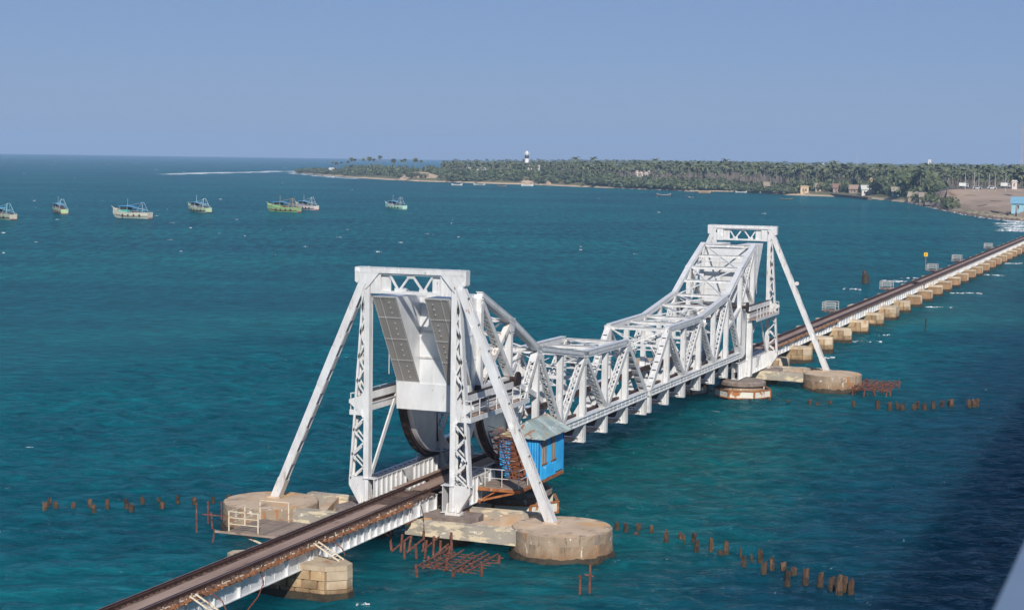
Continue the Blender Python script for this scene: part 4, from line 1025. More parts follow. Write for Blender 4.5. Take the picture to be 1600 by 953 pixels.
# rusted jetty frames and stray steel
def jetty(cx, cy, label, nx, ny, sx, sy, z, seed, tangle=0, skew=0):
    rnd = random.Random(seed)
    root = thing('jetty_frame', label, 'steel frame', (cx, cy, 0), 'rusted jetty frames')
    for i in range(nx):
        for j in range(ny):
            if rnd.random() < .45: continue
            x = cx+(i-(nx-1)/2)*sx+rnd.uniform(-.1,.1); y = cy+(j-(ny-1)/2)*sy
            m = MB(); m.tube((x, y, -.7), (x+rnd.uniform(-.12,.12), y+rnd.uniform(-.1,.1), z+rnd.uniform(-.05,.25)), .085, n=6); m.build('pile', mt['jetty'], root)
    w = (nx-1)*sx/2; h = (ny-1)*sy/2
    for j in range(ny*2-1):
        y = cy-h+j*sy/2; m = MB(); m.bar((cx-w-rnd.uniform(.1,.6), y+rnd.uniform(-.1,.1)+skew, z+rnd.uniform(-.05,.1)), (cx+w+rnd.uniform(.0,.5), y+rnd.uniform(-.1,.1)-skew, z+.05+rnd.uniform(-.05,.1)), .065, .065); m.build('beam', mt['jetty'], root)
    for i in range(nx*2-1):
        x = cx-w+i*sx/2; m = MB(); m.bar((x+rnd.uniform(-.1,.1), cy-h-.3, z-.06), (x+rnd.uniform(-.1,.1), cy+h+.2, z-.06+rnd.uniform(-.06,.06)), .05, .05); m.build('cross_beam', mt['jetty'], root)
    m = MB()
    for k in range(tangle):
        a = Vector((cx+rnd.uniform(-w,w), cy+rnd.uniform(-h,h), z+rnd.uniform(-.3,.15))); b = a+Vector((rnd.uniform(-1.2,1.2), rnd.uniform(-.8,.8), rnd.uniform(-.4,.3))); m.bar(a, b, .06, .06)
    if tangle: tag(m.build('twisted_bars', mt['jetty'], root), kind='stuff')
jetty(-6.6, -6.0, 'collapsed red rusted jetty frame in the water beside the near concrete beam', 4, 4, 1.3, 1.05, .45, 3, 10)
jetty(79.5, -14.4, 'tangled red rusted steel frame in the water beside the far round pier', 5, 4, 1.9, 1.1, .7, 5, 60)
def upright_group():
    rnd = random.Random(11)
    root = thing('rusted_trestle', 'row of leaning red rusted steel uprights under the near concrete beam', 'steel frame', (-3.6, -2.6, 0))
    for k in range(11):
        x = -4.0+rnd.uniform(-1.2,.8); y = -.9-k*.36; m = MB(); m.tube((x, y, -.7), (x+rnd.uniform(-.2,.25), y+rnd.uniform(-.25,.25), rnd.uniform(.75,1.35)), .075, n=6); m.build('upright', mt['jetty'], root)
    for k in range(4):
        a = (-4.8+rnd.uniform(-.5,.3), -1.0-k*.9, rnd.uniform(.0,.3)); m = MB(); m.bar(a, (a[0]+1.2, a[1]-.6, a[2]+.7), .07, .07); m.build('brace', mt['jetty'], root)
upright_group()
def stake(u, v, h, label, r=.07, lean=(0,0), cross=False, mat='jetty', group='steel stakes standing in the water'):
    p = at(u, v, 0)
    root = thing('steel_stake', label, 'stake', (p.x, p.y, 0), group)
    m = MB(); m.tube((p.x, p.y, -.6), (p.x+lean[0], p.y+lean[1], h), r, r*.8, n=6); m.build('shaft', mt[mat], root)
    if cross:
        m = MB(); m.bar((p.x, p.y+.28, h*.62), (p.x, p.y-.22, h*.58), .07, .07); m.build('cross_piece', mt[mat], root)
    else:
        m = MB(); m.tube((p.x+lean[0], p.y+lean[1], h-.1), (p.x+lean[0], p.y+lean[1], h+.03), r*1.15, n=6); m.build('cap', mt[mat], root)
stake(906, 930, 1.05, 'shorter of two rusty stakes in front of the right round pier', .075)
stake(921, 922, 1.35, 'taller rusty stake with a cross piece before the right round pier', .07, (.05,0), True)
stake(307, 831, 1.75, 'tall thin rusty stake left of the timber platform', .06)
stake(325, 818, 1.35, 'rusty stake carrying a bar towards the left round pier', .06)
stake(333, 827, 1.0, 'bent rusty stake nearest the timber platform railing', .06, (.1,.2))
stake(330, 847, .8, 'short leaning rusty stake lowest of the group by the platform', .06, (-.1,-.3))
stake(346, 815, 1.25, 'rusty stake against the edge of the left round pier', .06)
stake(1446, 516, 1.5, 'lone dark stake in open water right of the far viaduct', .1, mat='tread')
pp = at(1352, 443, 0); 
dm = thing('mooring_stump', 'thick dark mooring stump left of the far viaduct', 'post', (pp.x, pp.y, 0)); m = MB(); m.tube((pp.x,pp.y,-.6), (pp.x,pp.y,1.7), .8, .6, n=10); m.build('trunk', mt['weed'], dm); m = MB(); m.tube((pp.x,pp.y+.2,1.8), (pp.x,pp.y+.3,2.4), .45, .3, n=8); m.build('broken_top', mt['pile'], dm)
m = MB(); a, b = at(316,803,1.0), at(352,806,1.0); m.bar(a, b, .06, .06); tag(m.build('steel_bar', mt['jetty'], loc=tuple(a)), 'rusty horizontal bar between stakes left of the round pier', 'bar')

# rows of old timber pile stumps
def stumps(pts, row, seed, group):
    rnd = random.Random(seed)
    for k, (u, v, h, r_) in enumerate(pts):
        r_ *= .72; h *= .85; p = at(u, v, 0); me_ = MB(); n = 9; prof = []
        base = rnd.uniform(0, 6)
        vs = []; fs = []; zs = (-.7, .02, h*.5, h*.9)
        for zi, z in enumerate(zs):
            for i in range(n):
                t = 2*math.pi*i/n; rr = r_*(1+.16*math.sin(3*t+base)+.1*rnd.uniform(-1,1))*(1.0 if zi < 3 else .92)
                vs.append((p.x+rr*math.cos(t)+.015*zi*math.sin(base), p.y+rr*math.sin(t)+.015*zi*math.cos(base), z+(rnd.uniform(-.2,.16)*min(1, h*1.4) if zi == 3 else 0)))
        for zi in range(3):
            for i in range(n): fs.append((zi*n+i, zi*n+(i+1) % n, (zi+1)*n+(i+1) % n, (zi+1)*n+i))
        fs.append(tuple(range(3*n, 4*n)))
        me_.add(vs, fs)
        root = thing('pile_stump', row % ordinal(k+1), 'pile', (p.x, p.y, 0), group)
        me_.build('shaft', mt['pile'], root)
        m = MB(); m.lathe([(r_*1.08,-.6),(r_*1.1,.1),(r_*1.02,.24)], (p.x, p.y, 0), 9); m.build('weed_collar', mt['weed'], root)
stumps([(71,797,.62,.21),(78,789,.6,.17),(88,795,.6,.2),(115,796,.66,.19),(141,793,.7,.2),(147,799,.5,.2),(168,794,.7,.19),(198,792,.7,.2),(205,798,.6,.22),(223,789,.68,.19),(249,788,.6,.2),(253,794,.55,.22),(278,787,.66,.19),(304,787,.6,.2),(333,783,.35,.17),(357,782,.5,.2)], 'worn brown timber pile stump, %s from the left in the row off the left pier', 2, 'pile stumps off the left pier')
stumps([(964,823,.38,.2),(978,825,.38,.2),(997,827,.5,.2),(995,838,.3,.2),(1018,832,.55,.18),(1041,847,.9,.19),(1063,843,.55,.19),(1069,849,.6,.1),(1084,846,.6,.2),(1088,863,.85,.19),(1111,863,1.0,.2),(1126,868,.42,.2),(1135,866,1.0,.2),(1157,868,.6,.1),(1162,885,.75,.2),(1175,881,.65,.1),(1188,881,.95,.22),(1193,897,.75,.22),(1206,887,.8,.2),(1224,890,.55,.24),(1230,913,1.0,.21),(1240,898,.65,.24),(1258,912,1.05,.24),(1281,918,.95,.24),(1299,923,1.05,.24),(1311,912,.6,.22),(1312,929,.95,.24),(1320,925,1.0,.22),(1329,928,1.0,.24)], 'worn timber pile stump, %s from the left in the row right of the near pier', 4, 'pile stumps right of the near pier')
stumps([(1172,628,.35,.2),(1201,627,.45,.26),(1231,629,.3,.24),(1265,630,.4,.26),(1278,632,.25,.24),(1297,632,.5,.26),(1334,636,.75,.28),(1371,638,.85,.3),(1390,639,.75,.3),(1402,637,.6,.26),(1410,640,.7,.3),(1428,640,.7,.28),(1433,637,.7,.28),(1444,640,.8,.3),(1458,639,1.0,.3),(1472,637,.8,.28),(1484,634,.7,.3),(1487,635,.8,.3),(1514,636,.9,.3),(1522,635,.8,.3),(1526,634,.8,.3)], 'timber pile stump, %s from the left in the far row beyond the channel', 6, 'pile stumps of the far row')

# road bridge the photograph is taken from
def road_bridge():
    root = thing('road_bridge', 'high concrete road bridge whose pale parapet rail crosses the lower right corner', 'road bridge', (0, -48, 20.9))
    m = MB(); m.box(-420, 560, -53.6, -42.5, 19.9, 20.85); m.build('deck', mt['roadpaint'], root)
    m = MB(); m.box(-420, 560, -51.8, -44.6, 20.85, 20.9); m.build('carriageway', mt['asphalt'], root)
    for y in (-42.62, -53.45):
        m = MB(); m.box(-420, 560, y-.07, y+.07, 20.86, 21.15); m.build('kerb', mt['roadpaint'], root)
        m = MB(); m.box(-420, 560, y-.075, y+.075, 21.34, 21.50); m.build('parapet_rail', mt['railblue'], root)
    for k in range(40):
        m = MB(); x = -150+k*6+2.2; m.box(x-.09, x+.09, -42.68, -42.56, 21.15, 21.34); m.build('parapet_post', mt['railblue'], root)
    for k in range(9):
        x = -400+k*100; m = MB(); m.box(x-1, x+1, -51, -45, -1, 19.9); m.build('bridge_pier', mt['roadpaint'], root)
road_bridge()
mt['net_blue'] = leafmat('fishing_net_blue', (.02,.05,.09), (.05,.12,.18)); mt['net_dark'] = leafmat('fishing_net_dark', (.02,.02,.018), (.06,.055,.045))
def bush_mb(seed, r, h, n):
    rnd = random.Random(seed); mb = MB()
    lobes = [(Vector((rnd.uniform(-.55,.55)*r, rnd.uniform(-.55,.55)*r, h*rnd.uniform(.35,.7))), rnd.uniform(.35,.6)) for _ in range(5)]
    for k in range(n):
        c, f = rnd.choice(lobes); d = Vector((rnd.gauss(0,1), rnd.gauss(0,1), rnd.gauss(.25,.8))).normalized()
        p = c+Vector((d.x*r*f, d.y*r*f, d.z*h*f*.75))
        if p.z < 0: p.z = rnd.uniform(0,.3)
        s = r*.20*rnd.uniform(.6,1.3); a = (d+Vector((rnd.gauss(0,.5), rnd.gauss(0,.5), rnd.gauss(0,.5)))).normalized(); u_ = a.orthogonal().normalized(); w_ = a.cross(u_)
        t0 = rnd.uniform(0,6.28); mb.add([p+(u_*math.cos(t0+q)+w_*math.sin(t0+q))*s*rnd.uniform(.7,1.2) for q in (0, 2.1, 4.2)], [(0,1,2)])
    return mb
# ================================================================== BOATS
def hull_mesh(L, Bm, H, bow_rise, transom=.72, n=12):
    """hull along +x (bow at +L/2), returns MB for hull shell with inner deck level"""
    mb = MB(); secs = []
    for i in range(n+1):
        t = i/n; x = -L/2+L*t
        w = Bm/2*(transom+(1-transom)*math.sin(min(1, t/.45)*math.pi/2)) if t < .45 else Bm/2*max(.04, (1-((t-.45)/.55)**2.3))
        zt = H*(1+.10*(1-t)**2)+bow_rise*max(0, (t-.45)/.55)**2
        zk = -.5+.75*max(0, (t-.8)/.2)**2
        x2 = x+ (0.55*bow_rise*max(0, (t-.6)/.4)**2)
        secs.append([(x2, -w, zt), (x2, -w*.96, zt*.45), (x, -w*.62, zk+.12), (x, 0, zk), (x, w*.62, zk+.12), (x2, w*.96, zt*.45), (x2, w, zt)])
    for s in secs: mb.v += s
    k = 7
    for i in range(n):
        for j in range(k-1): mb.f.append((i*k+j, (i+1)*k+j, (i+1)*k+j+1, i*k+j+1))
    mb.f.append(tuple(range(k))); mb.f.append(tuple(n*k+j for j in range(k-1, -1, -1)))
    return mb, secs
def trawler(u, v, L, heading, label, hullc, stripe, topc, cabc, frame='A', frameh=3.6, framec=(.45,.6,.68), canopy=(.12,.35,.55), seed=0):
    rnd = random.Random(seed); p = at(u, v, 0)
    root = thing('fishing_boat', label, 'boat', (p.x, p.y, 0), 'fishing boats at anchor'); root.rotation_euler = (0, 0, heading)
    OFF[root] = Vector((0,0,0))
    W = L*.30; H = L*.125
    k = len([o for o in bpy.data.objects if o.name.startswith('fishing_boat')])
    mh = paint('boat_hull_%d' % k, hullc, .5); ms = paint('boat_stripe_%d' % k, stripe, .5, 0); mtp = paint('boat_top_%d' % k, topc, .5, 0); mc = paint('boat_cabin_%d' % k, cabc, .6, 0); mf = paint('boat_frame_%d' % k, framec, .5, 0); mcan = paint('boat_canopy_%d' % k, canopy, .6, 0)
    hb, secs = hull_mesh(L, W, H, L*.10); hb.build('hull', mh, root, smooth=False)
    for s in (0, 6):
        m = MB(); m.path([Vector(x[s])+Vector((0,0,.02)) for x in secs], .09, 5); m.build('gunwale', mtp, root)
        m = MB(); m.path([Vector(x[1 if s == 0 else 5])*1.0+Vector((0,(-.05 if s == 0 else .05),0)) for x in secs[:-1]], .10, 5); m.build('rubbing_strake', ms, root)
    m = MB(); m.box(-L/2-.03, -L/2+.02, -W*.33, W*.33, H*.25, H*1.02); tr = m.build('transom_board', mtp, root)
    m = MB(); m.box(-L/2-.05, -L/2-.03, -W*.30, W*.30, -.1, H*.2); m.build('boot_stripe', ms, tr)
    m = MB(); vs = []
    for s in secs: vs += [(s[0][0], s[0][1]*.96, s[0][2]*.72), (s[6][0], s[6][1]*.96, s[6][2]*.72)]
    fs = [(2*i, 2*i+2, 2*i+3, 2*i+1) for i in range(len(secs)-1)]; m.add(vs, fs); m.build('deck', mt['timber'], root)
    # wheelhouse forward, canopy, posts
    x0, x1 = L*.08, L*.30; zc = H*.8; hc = L*.175
    m = MB(); m.box(x0, x1, -W*.34, W*.34, zc, zc+hc*.55); cab = m.build('wheelhouse', mc, root)
    for sx in (x0+.1, x1-.1):
        for sy in (-1, 1): m = MB(); m.box(sx-.07, sx+.07, sy*W*.29-.07, sy*W*.29+.07, zc+hc*.55, zc+hc); m.build('cabin_post', mc, cab)
    m = MB(); m.box(x0+.12, x1-.12, -W*.285, W*.285, zc+hc*.56, zc+hc*.95); m.build('window', mt['dark'], cab)
    m = MB(); m.prism([(x0-L*.16, zc+hc*.93), (x0, zc+hc), (x1+.5, zc+hc), (x1+.5, zc+hc+.12), (x0, zc+hc+.16), (x0-L*.16, zc+hc*.93+.08)], 'y', -W*.36, W*.36); m.build('canopy', mcan, root)
    # net drum, crates and clutter aft
    m = MB(); m.tube((-L*.06, -W*.25, H*1.15), (-L*.06, W*.25, H*1.15), .38, n=10); m.build('winch', mt['rust'], root)
    for j in range(5):
        xx = rnd.uniform(-L*.4, 0); yy_ = rnd.uniform(-W*.25, W*.25); s = rnd.uniform(.25,.5)
        m = MB(); m.box(xx-s, xx+s, yy_-s*.7, yy_+s*.7, H*.75, H*.75+s*1.3); m.build('crate', rnd.choice((mc, mtp, mt['rust'], mcan)), root)
    for j in range(3):
        xx = -L*.38+j*L*.11; yy_ = rnd.uniform(-W*.2, W*.2); b_ = bush_mb(seed*7+j, .95, .9, 60); b_.v = [(x+xx, y+yy_, z+H*.75) for x, y, z in b_.v]; b_.build('net_heap', (mt['net_blue'], mt['net_dark'], mt['rust'])[(seed+j) % 3], root)
    m = MB()
    for s in (-1, 1):
        for j in range(6): xx = -L*.42+j*L*.09; m.tube((xx, s*W*.40, H*.9), (xx, s*W*.40, H*1.0+.75), .035, n=4)
        m.tube((-L*.42, s*W*.40, H+.75), (L*.03, s*W*.40, H+.72), .03, n=4)
    m.build('deck_rail', mf, root)
    # gallows frame
    xg = -L*.32; zt = H+frameh
    m = MB()
    for s in (-1, 1):
        m.tube((xg-.8, s*W*.42, H*.9), (xg+.3, s*W*.12, zt), .07, n=6); m.tube((xg+2.2, s*W*.42, H*.9), (xg+.5, s*W*.12, zt), .05, n=6)
    m.tube((xg+.35, -W*.14, zt), (xg+.35, W*.14, zt), .07, n=6); m.tube((xg-.3, -W*.3, H+frameh*.45), (xg-.3, W*.3, H+frameh*.45), .07, n=6); m.build('gallows_frame', mf, root)
    m = MB(); m.tube((xg+.4, 0, zt), (L*.20, 0, zc+hc+.1), .05, n=5); m.tube((xg-1.2, -W*.2, H+.9), (L*.05, -W*.25, zc+hc*.9), .07, n=5); m.tube((xg-1.2, W*.2, H+1.1), (L*.05, W*.25, zc+hc), .07, n=5); m.build('boom', mf, root)
    m = MB(); m.tube((L*.14, 0, zc+hc), (L*.13, 0, zc+hc+frameh*.75), .07, .04, n=6); m.build('mast', mf, root)
    m = MB(); m.tube((L*.49, 0, H+L*.085), (L*.60, 0, H+L*.15), .12, .06, n=6); m.box(L*.42, L*.5, -.5, .5, H+L*.06, H+L*.10); m.build('bowsprit', mtp, root)
    for j in range(4):
        xx = -L*.3+j*L*.16
        for s in (-1, 1):
            m = MB(); m.tube((xx, s*W*.5-.12*s, H*.6), (xx, s*W*.5+.1*s, H*.6), .32, n=10); m.build('tyre', mt['tread'], root)
    return root
VIEW = math.atan2(fw.y, fw.x)
def hd(deg): return VIEW+R(deg)     # 0 = bow pointing away from the viewer, +90 = bow to the left
trawler(3, 343, 13.5, hd(48), 'fishing boat cut by the left edge, cream hull and blue gallows frame', (.30,.36,.26), (.14,.05,.03), (.55,.50,.40), (.12,.15,.13), framec=(.30,.52,.62), seed=1)
trawler(93, 334, 13.0, hd(30), 'fishing boat with pale green stern and one tall mast, second from left', (.28,.33,.25), (.30,.13,.06), (.40,.55,.30), (.16,.14,.12), framec=(.35,.50,.58), seed=2)
trawler(207, 341, 14.5, hd(66), 'fishing boat with bright blue canopy and cream hull', (.50,.52,.42), (.40,.22,.16), (.60,.55,.45), (.10,.42,.36), canopy=(.07,.32,.62), framec=(.30,.45,.58), seed=3)
trawler(311, 332, 13.5, hd(42), 'fishing boat with light green stern lying alone left of the near tower', (.36,.42,.30), (.05,.04,.035), (.45,.58,.35), (.30,.33,.34), framec=(.45,.60,.66), seed=4)
trawler(479, 328, 12.5, hd(46), 'white and red fishing boat half hidden behind the green one', (.58,.55,.50), (.36,.06,.04), (.62,.60,.56), (.20,.24,.28), framec=(.45,.50,.52), seed=5)
trawler(444, 331.5, 14.0, hd(64), 'bright green fishing boat with tan gallows frame and red waterline', (.20,.36,.16), (.40,.05,.03), (.42,.50,.24), (.22,.40,.18), framec=(.50,.34,.18), canopy=(.07,.30,.55), seed=6)
trawler(618, 327, 12.0, hd(44), 'mint green fishing boat lying alone between the towers of the bridge', (.36,.58,.50), (.30,.40,.20), (.42,.68,.60), (.28,.32,.36), framec=(.36,.42,.46), seed=7)
def canoe(u, v, L, heading, label, c, c2):
    p = at(u, v, 0); root = thing('open_boat', label, 'boat', (p.x, p.y, 0), 'small open boats near the shore'); root.rotation_euler = (0, 0, heading); OFF[root] = Vector((0,0,0))
    mb = MB(); n = 12; k = 5
    for i in range(n+1):
        t = i/n*2-1; x = L/2*t; w = L*.11*max(.03, 1-abs(t)**2.4); zt = L*.085+L*.10*abs(t)**3
        mb.v += [(x, -w, zt), (x*.97, -w*.7, zt*.2), (x*.95, 0, -.3+.4*abs(t)**4), (x*.97, w*.7, zt*.2), (x, w, zt)]
    for i in range(n):
        for j in range(k-1): mb.f.append((i*k+j, (i+1)*k+j, (i+1)*k+j+1, i*k+j+1))
    mb.build('hull', paint(label[:14]+'_hull', c, .5, 0), root)
    m = MB()
    for e in (0, 4): m.path([Vector(mb.v[i*k+e]) for i in range(n+1)], .11, 5)
    m.build('gunwale', paint(label[:14]+'_rim', c2, .5, 0), root)
    for j in (-.2, .1, .35): m = MB(); m.box(L*j-.15, L*j+.15, -L*.095, L*.095, L*.06, L*.075); m.build('thwart', mt['timber'], root)
canoe(714, 290, 8.5, hd(86), 'white open boat, leftmost of the small boats off the sandy spit', (.62,.62,.58), (.70,.68,.62))
canoe(749, 289.5, 9.5, hd(100), 'white and dark open boat, second of the small boats off the spit', (.55,.52,.48), (.20,.18,.16))
canoe(784, 292, 7.5, hd(80), 'dark brown open boat, third of the small boats off the spit', (.13,.09,.07), (.25,.2,.17))
canoe(824, 291, 9.5, hd(90), 'bright white open boat below the lighthouse', (.72,.72,.70), (.78,.78,.76))
canoe(1037, 306.5, 9.0, hd(84), 'dark open boat with white stern off the palm shore', (.10,.11,.11), (.45,.46,.46))
canoe(1080, 310, 5.0, hd(30), 'smallest dark boat lying off the palm shore', (.10,.10,.10), (.5,.5,.5))
canoe(1077, 300.5, 7.0, hd(88), 'grey open boat close in under the palms', (.18,.18,.17), (.3,.3,.28))
canoe(1101, 302, 8.5, hd(95), 'tan and yellow open boat close in under the palms', (.42,.26,.10), (.55,.38,.18))
canoe(1229, 313, 7.5, hd(86), 'dark green open boat off the village, just left of the far viaduct', (.05,.065,.05), (.16,.2,.15))
canoe(1158, 301.5, 8.0, hd(90), 'pale open boat at the water edge under the palms', (.5,.55,.55), (.6,.6,.58))
canoe(1195, 302.5, 7.0, hd(80), 'white open boat drawn up beside the palm trunks', (.6,.6,.56), (.65,.63,.6))

# ================================================================== COAST: embankment, road, surf wall
def ribbon(name, mat, lines, kind=None, label=None, cat=None, smooth=True):
    n = len(lines[0]); mb = MB()
    for ln in lines: mb.v += [tuple(p) for p in ln]
    for i in range(len(lines)-1):
        for k in range(n-1): mb.f.append((i*n+k, i*n+k+1, (i+1)*n+k+1, (i+1)*n+k))
    return tag(mb.build(name, mat, smooth=smooth), label, cat, kind=kind)
EM_U = [1445,1460,1480,1500,1520,1540,1560,1580,1600,1630,1680]
toe = []; crest = []
for u in EM_U:
    t = (u-1445)/155.0
    vt = 318+ (337-318)*t if u <= 1600 else 337+(u-1600)*.08
    vc = 306-10.5*min(1, t/.25) if t < .25 else 295.5-1.0*(t-.25)
    toe.append(at(u, vt, 1.6)); c = at(u, vc, 9.5 if t > .2 else 3.5+6*t/.2); crest.append(c)
rows = []
rnd = random.Random(5)
for k in range(13):
    f = k/12; row = []
    for a, b in zip(toe, crest):
        p = a.lerp(b, f); p.z = a.z-.8*(k == 0)+(b.z-a.z)*f**.85+(rnd.uniform(-.35,.35) if 0 < k < 12 else 0); row.append(p)
    rows.append(row)
ribbon('embankment', mt['earth'], rows, 'structure')
rd0 = [p+Vector((0,0,.05)) for p in crest]; rd1 = [p+Vector((p.x-CAM[0],p.y-CAM[1],0)).normalized()*60+Vector((0,0,.05)) for p in crest]
ribbon('coast_road', mt['asphalt'], [rd0, rd1], 'structure')
wall = thing('road_barrier', 'long low grey barrier along the top of the embankment', 'barrier', tuple(crest[2]))
m = MB()
for a, b in zip(crest[2:], crest[3:]): m.bar(a+Vector((0,0,.75)), b+Vector((0,0,.75)), .3, .6)
m.build('rail', paint('barrier_paint', (.10,.12,.12), .7, 0), wall)
m = MB()
for a, b in zip(crest[2:], crest[3:]):
    for k in range(6): c = a.lerp(b, k/6); m.box(c.x-.1, c.x+.1, c.y-.1, c.y+.1, c.z-.1, c.z+.6)
m.build('posts', mt['rust'], wall)
def sea_wall(us, label, h, w):
    root = thing('sea_wall', label, 'sea wall', tuple(at(us[0][0], us[0][1], 0)))
    pts = [at(u, v, 1.0) for u, v in us]
    for a, b in zip(pts, pts[1:]):
        m = MB(); m.bar(a, b, w, h); m.build('block', mt['rock'], root)
sea_wall([(1283,303),(1300,304.5),(1320,306.5),(1340,308.5),(1359,310.5)], 'dark low sea wall in front of the village houses', 1.6, 2.5)
sea_wall([(1480,318.5),(1500,322),(1520,326),(1540,330),(1564,334.5)], 'dark retaining wall along the foot of the embankment', 1.7, 2.0)
def rocks():
    rnd = random.Random(21); mb = MB()
    for k in range(420):
        u = rnd.uniform(1440, 1600); p = shore(u)+Vector((rnd.uniform(-4,6), rnd.uniform(-1.5,3.5), 0)); s = rnd.uniform(.4,1.3)
        n = 5; vs = []
        for zz, f in ((-.3,1.0),(.35*s,.8),(.75*s,.3)):
            for i in range(n): t = 6.283*i/n+rnd.random()*.5; vs.append((p.x+s*f*math.cos(t), p.y+s*f*math.sin(t), zz))
        fs = [(a*n+i, a*n+(i+1) % n, (a+1)*n+(i+1) % n, (a+1)*n+i) for a in range(2) for i in range(n)]+[tuple(range(2*n, 3*n))]
        mb.add(vs, fs)
    tag(mb.build('shore_rocks', mt['rock']), 'dark rocks along the water below the embankment', 'rocks', kind='stuff')
rocks()

# ================================================================== FOAM
def foam():
    rnd = random.Random(9); mb = MB()
    def patch(p, a, b, rot, h=.07, n=9):
        vs = []; ca, sa = math.cos(rot), math.sin(rot)
        for rr, z in ((1, -.02), (.72, h), (.3, h*1.5)):
            for i in range(n):
                t = 6.283*i/n; w = rr*(1+.45*rnd.uniform(-1,1)); x, y = a*w*math.cos(t), b*w*math.sin(t); vs.append((p.x+x*ca-y*sa, p.y+x*sa+y*ca, z+rnd.uniform(0,.05)))
        fs = [(k*n+i, k*n+(i+1) % n, (k+1)*n+(i+1) % n, (k+1)*n+i) for k in range(2) for i in range(n)]+[tuple(range(2*n, 3*n))]
        mb.add(vs, fs)
    across = VIEW+math.pi/2
    def streak(u, v, L, wd, n, z=0):
        p = at(u, v, 0); d = Vector((math.cos(across), math.sin(across), 0)); f_ = Vector((math.cos(VIEW), math.sin(VIEW), 0))
        for k in range(n):
            q = p+d*rnd.gauss(0, L/4)+f_*rnd.gauss(0, wd); patch(q, rnd.uniform(.2,.5)*L/5, rnd.uniform(.2,.5)*wd, across, .04+.02*wd)
    streak(1348, 534, 4.2, .5, 14); streak(1300, 559, 1.8, .3, 6); streak(1378, 524, 2.4, .4, 6); streak(1460, 480, 5, .5, 10); streak(1500, 458, 6, .6, 9); streak(1545, 430, 8, .8, 10); streak(1585, 412, 9, 1.0, 12)
    streak(1335, 452, 4, .6, 10); streak(1400, 440, 7, 1.0, 14); streak(1430, 435, 5, .8, 8); streak(476, 927, 1.6, .25, 10); streak(462, 931, .7, .15, 5); streak(560, 945, 1.2, .08, 10)
    # breakers along the beach and off the spit
    for k in range(90):
        u = rnd.uniform(1450, 1600); p = at(u, lerp_tab(SHORE_PX, u)+rnd.uniform(.5, 2.0), 0); patch(p, rnd.uniform(1.5,4), rnd.uniform(.5,1.2), R(-150)+rnd.uniform(-.3,.3), .15)
    for k in range(24):
        u = rnd.uniform(1572, 1602); v = rnd.uniform(347, 362); patch(at(u, v, 0), rnd.uniform(2,6), rnd.uniform(.6,1.8), across+rnd.uniform(-.4,.2), .15)
    for k in range(70):
        u = 258+rnd.random()**.8*200; v = 272.3-(u-258)*.02+rnd.gauss(0,.4); patch(at(u, v, 0), rnd.uniform(3,12), rnd.uniform(2,6), across, .3)
    for k in range(26):
        u = rnd.uniform(455, 560); patch(at(u, lerp_tab(SHORE_PX, u)+rnd.uniform(.8,2.4), 0), rnd.uniform(3,8), rnd.uniform(1,3), across, .2)
    for k in range(120):                                           # scattered whitecaps on the open strait
        u = rnd.random()**1.3*1250; v = 250+rnd.random()**2.2*150; D = (at(u, v, 0)-Vector(CAM)).length
        if v < lerp_tab(SHORE_PX, u)+3 and u > 455: continue
        s = (.25+D/900.0)*rnd.uniform(.15,.7)**1.3; patch(at(u, v, 0), s*1.7, s*.5, across+rnd.uniform(-.3,.3), .06+.05*s)
    tag(mb.build('foam', mt['foam'], smooth=True), 'white foam of breaking waves scattered over the sea', 'foam', kind='stuff')
foam()
# ================================================================== VEGETATION
def palm_mesh(seed, h, nf=13, fl=4.6, lean=.6, fan=False, wide=.55):
    rnd = random.Random(seed); tr = MB(); cr = MB()
    top = Vector((lean*rnd.uniform(-1,1), lean*rnd.uniform(-1,1), h)); mid = Vector((top.x*.35, top.y*.35, h*.55))
    tr.tube((0,0,-1.5), mid, .26, .19, n=6); tr.tube(mid, top, .19, .14, n=6)
    for k in range(nf):
        if fan:                                              # palmyra: ball of stiff fans
            th = rnd.uniform(0, 6.28); ph = math.asin(rnd.uniform(-.75, 1)); d = Vector((math.cos(th)*math.cos(ph), math.sin(th)*math.cos(ph), math.sin(ph)))
            a = d.orthogonal().normalized(); b = d.cross(a); rr = fl*rnd.uniform(.75,1.05)
            c = top+d*rr*.45; vs = [top+d*.2]; n = 5
            for i in range(n):
                t = -1.1+2.2*i/(n-1); vs.append(c+d*(rr*.55*math.cos(t))+a*(rr*.5*math.sin(t))+b*(.18*(i % 2)))
            cr.add(vs, [(0, i, i+1) for i in range(1, n)])
        else:
            th = 6.283*k/nf+rnd.uniform(-.25,.25); el = rnd.uniform(-.25, 1.15); L = fl*rnd.uniform(.85,1.1)
            d = Vector((math.cos(th), math.sin(th), 0)); side = Vector((-d.y, d.x, 0))
            pts = []; p = top.copy(); ang = el; seg = 4
            for i in range(seg+1):
                pts.append(p.copy()); p = p+(d*math.cos(ang)+Vector((0,0,math.sin(ang))))*(L/seg); ang -= .42+.1*rnd.random()
            vs = []; wd = [.12, wide, wide*1.05, wide*.8, .05]
            for i, q in enumerate(pts): vs += [q+side*wd[i]-Vector((0,0,wd[i]*.55)), q, q-side*wd[i]-Vector((0,0,wd[i]*.55))]
            fs = []
            for i in range(seg): fs += [(3*i, 3*i+1, 3*i+4, 3*i+3), (3*i+1, 3*i+2, 3*i+5, 3*i+4)]
            cr.add(vs, fs)
    return tr, cr
PALMS = []
for s_, (h, fan) in enumerate(((13,0),(15,0),(11.5,0),(16.5,0),(12.5,1),(10,1),(14,1))):
    tr, cr = palm_mesh(s_+40, h, 30 if fan else 15, 1.8 if fan else 4.4, .7, bool(fan), .62)
    PALMS.append((tr.mesh('palm_trunk', mt['trunk']), cr.mesh('palm_crown', mt['palm']), h))
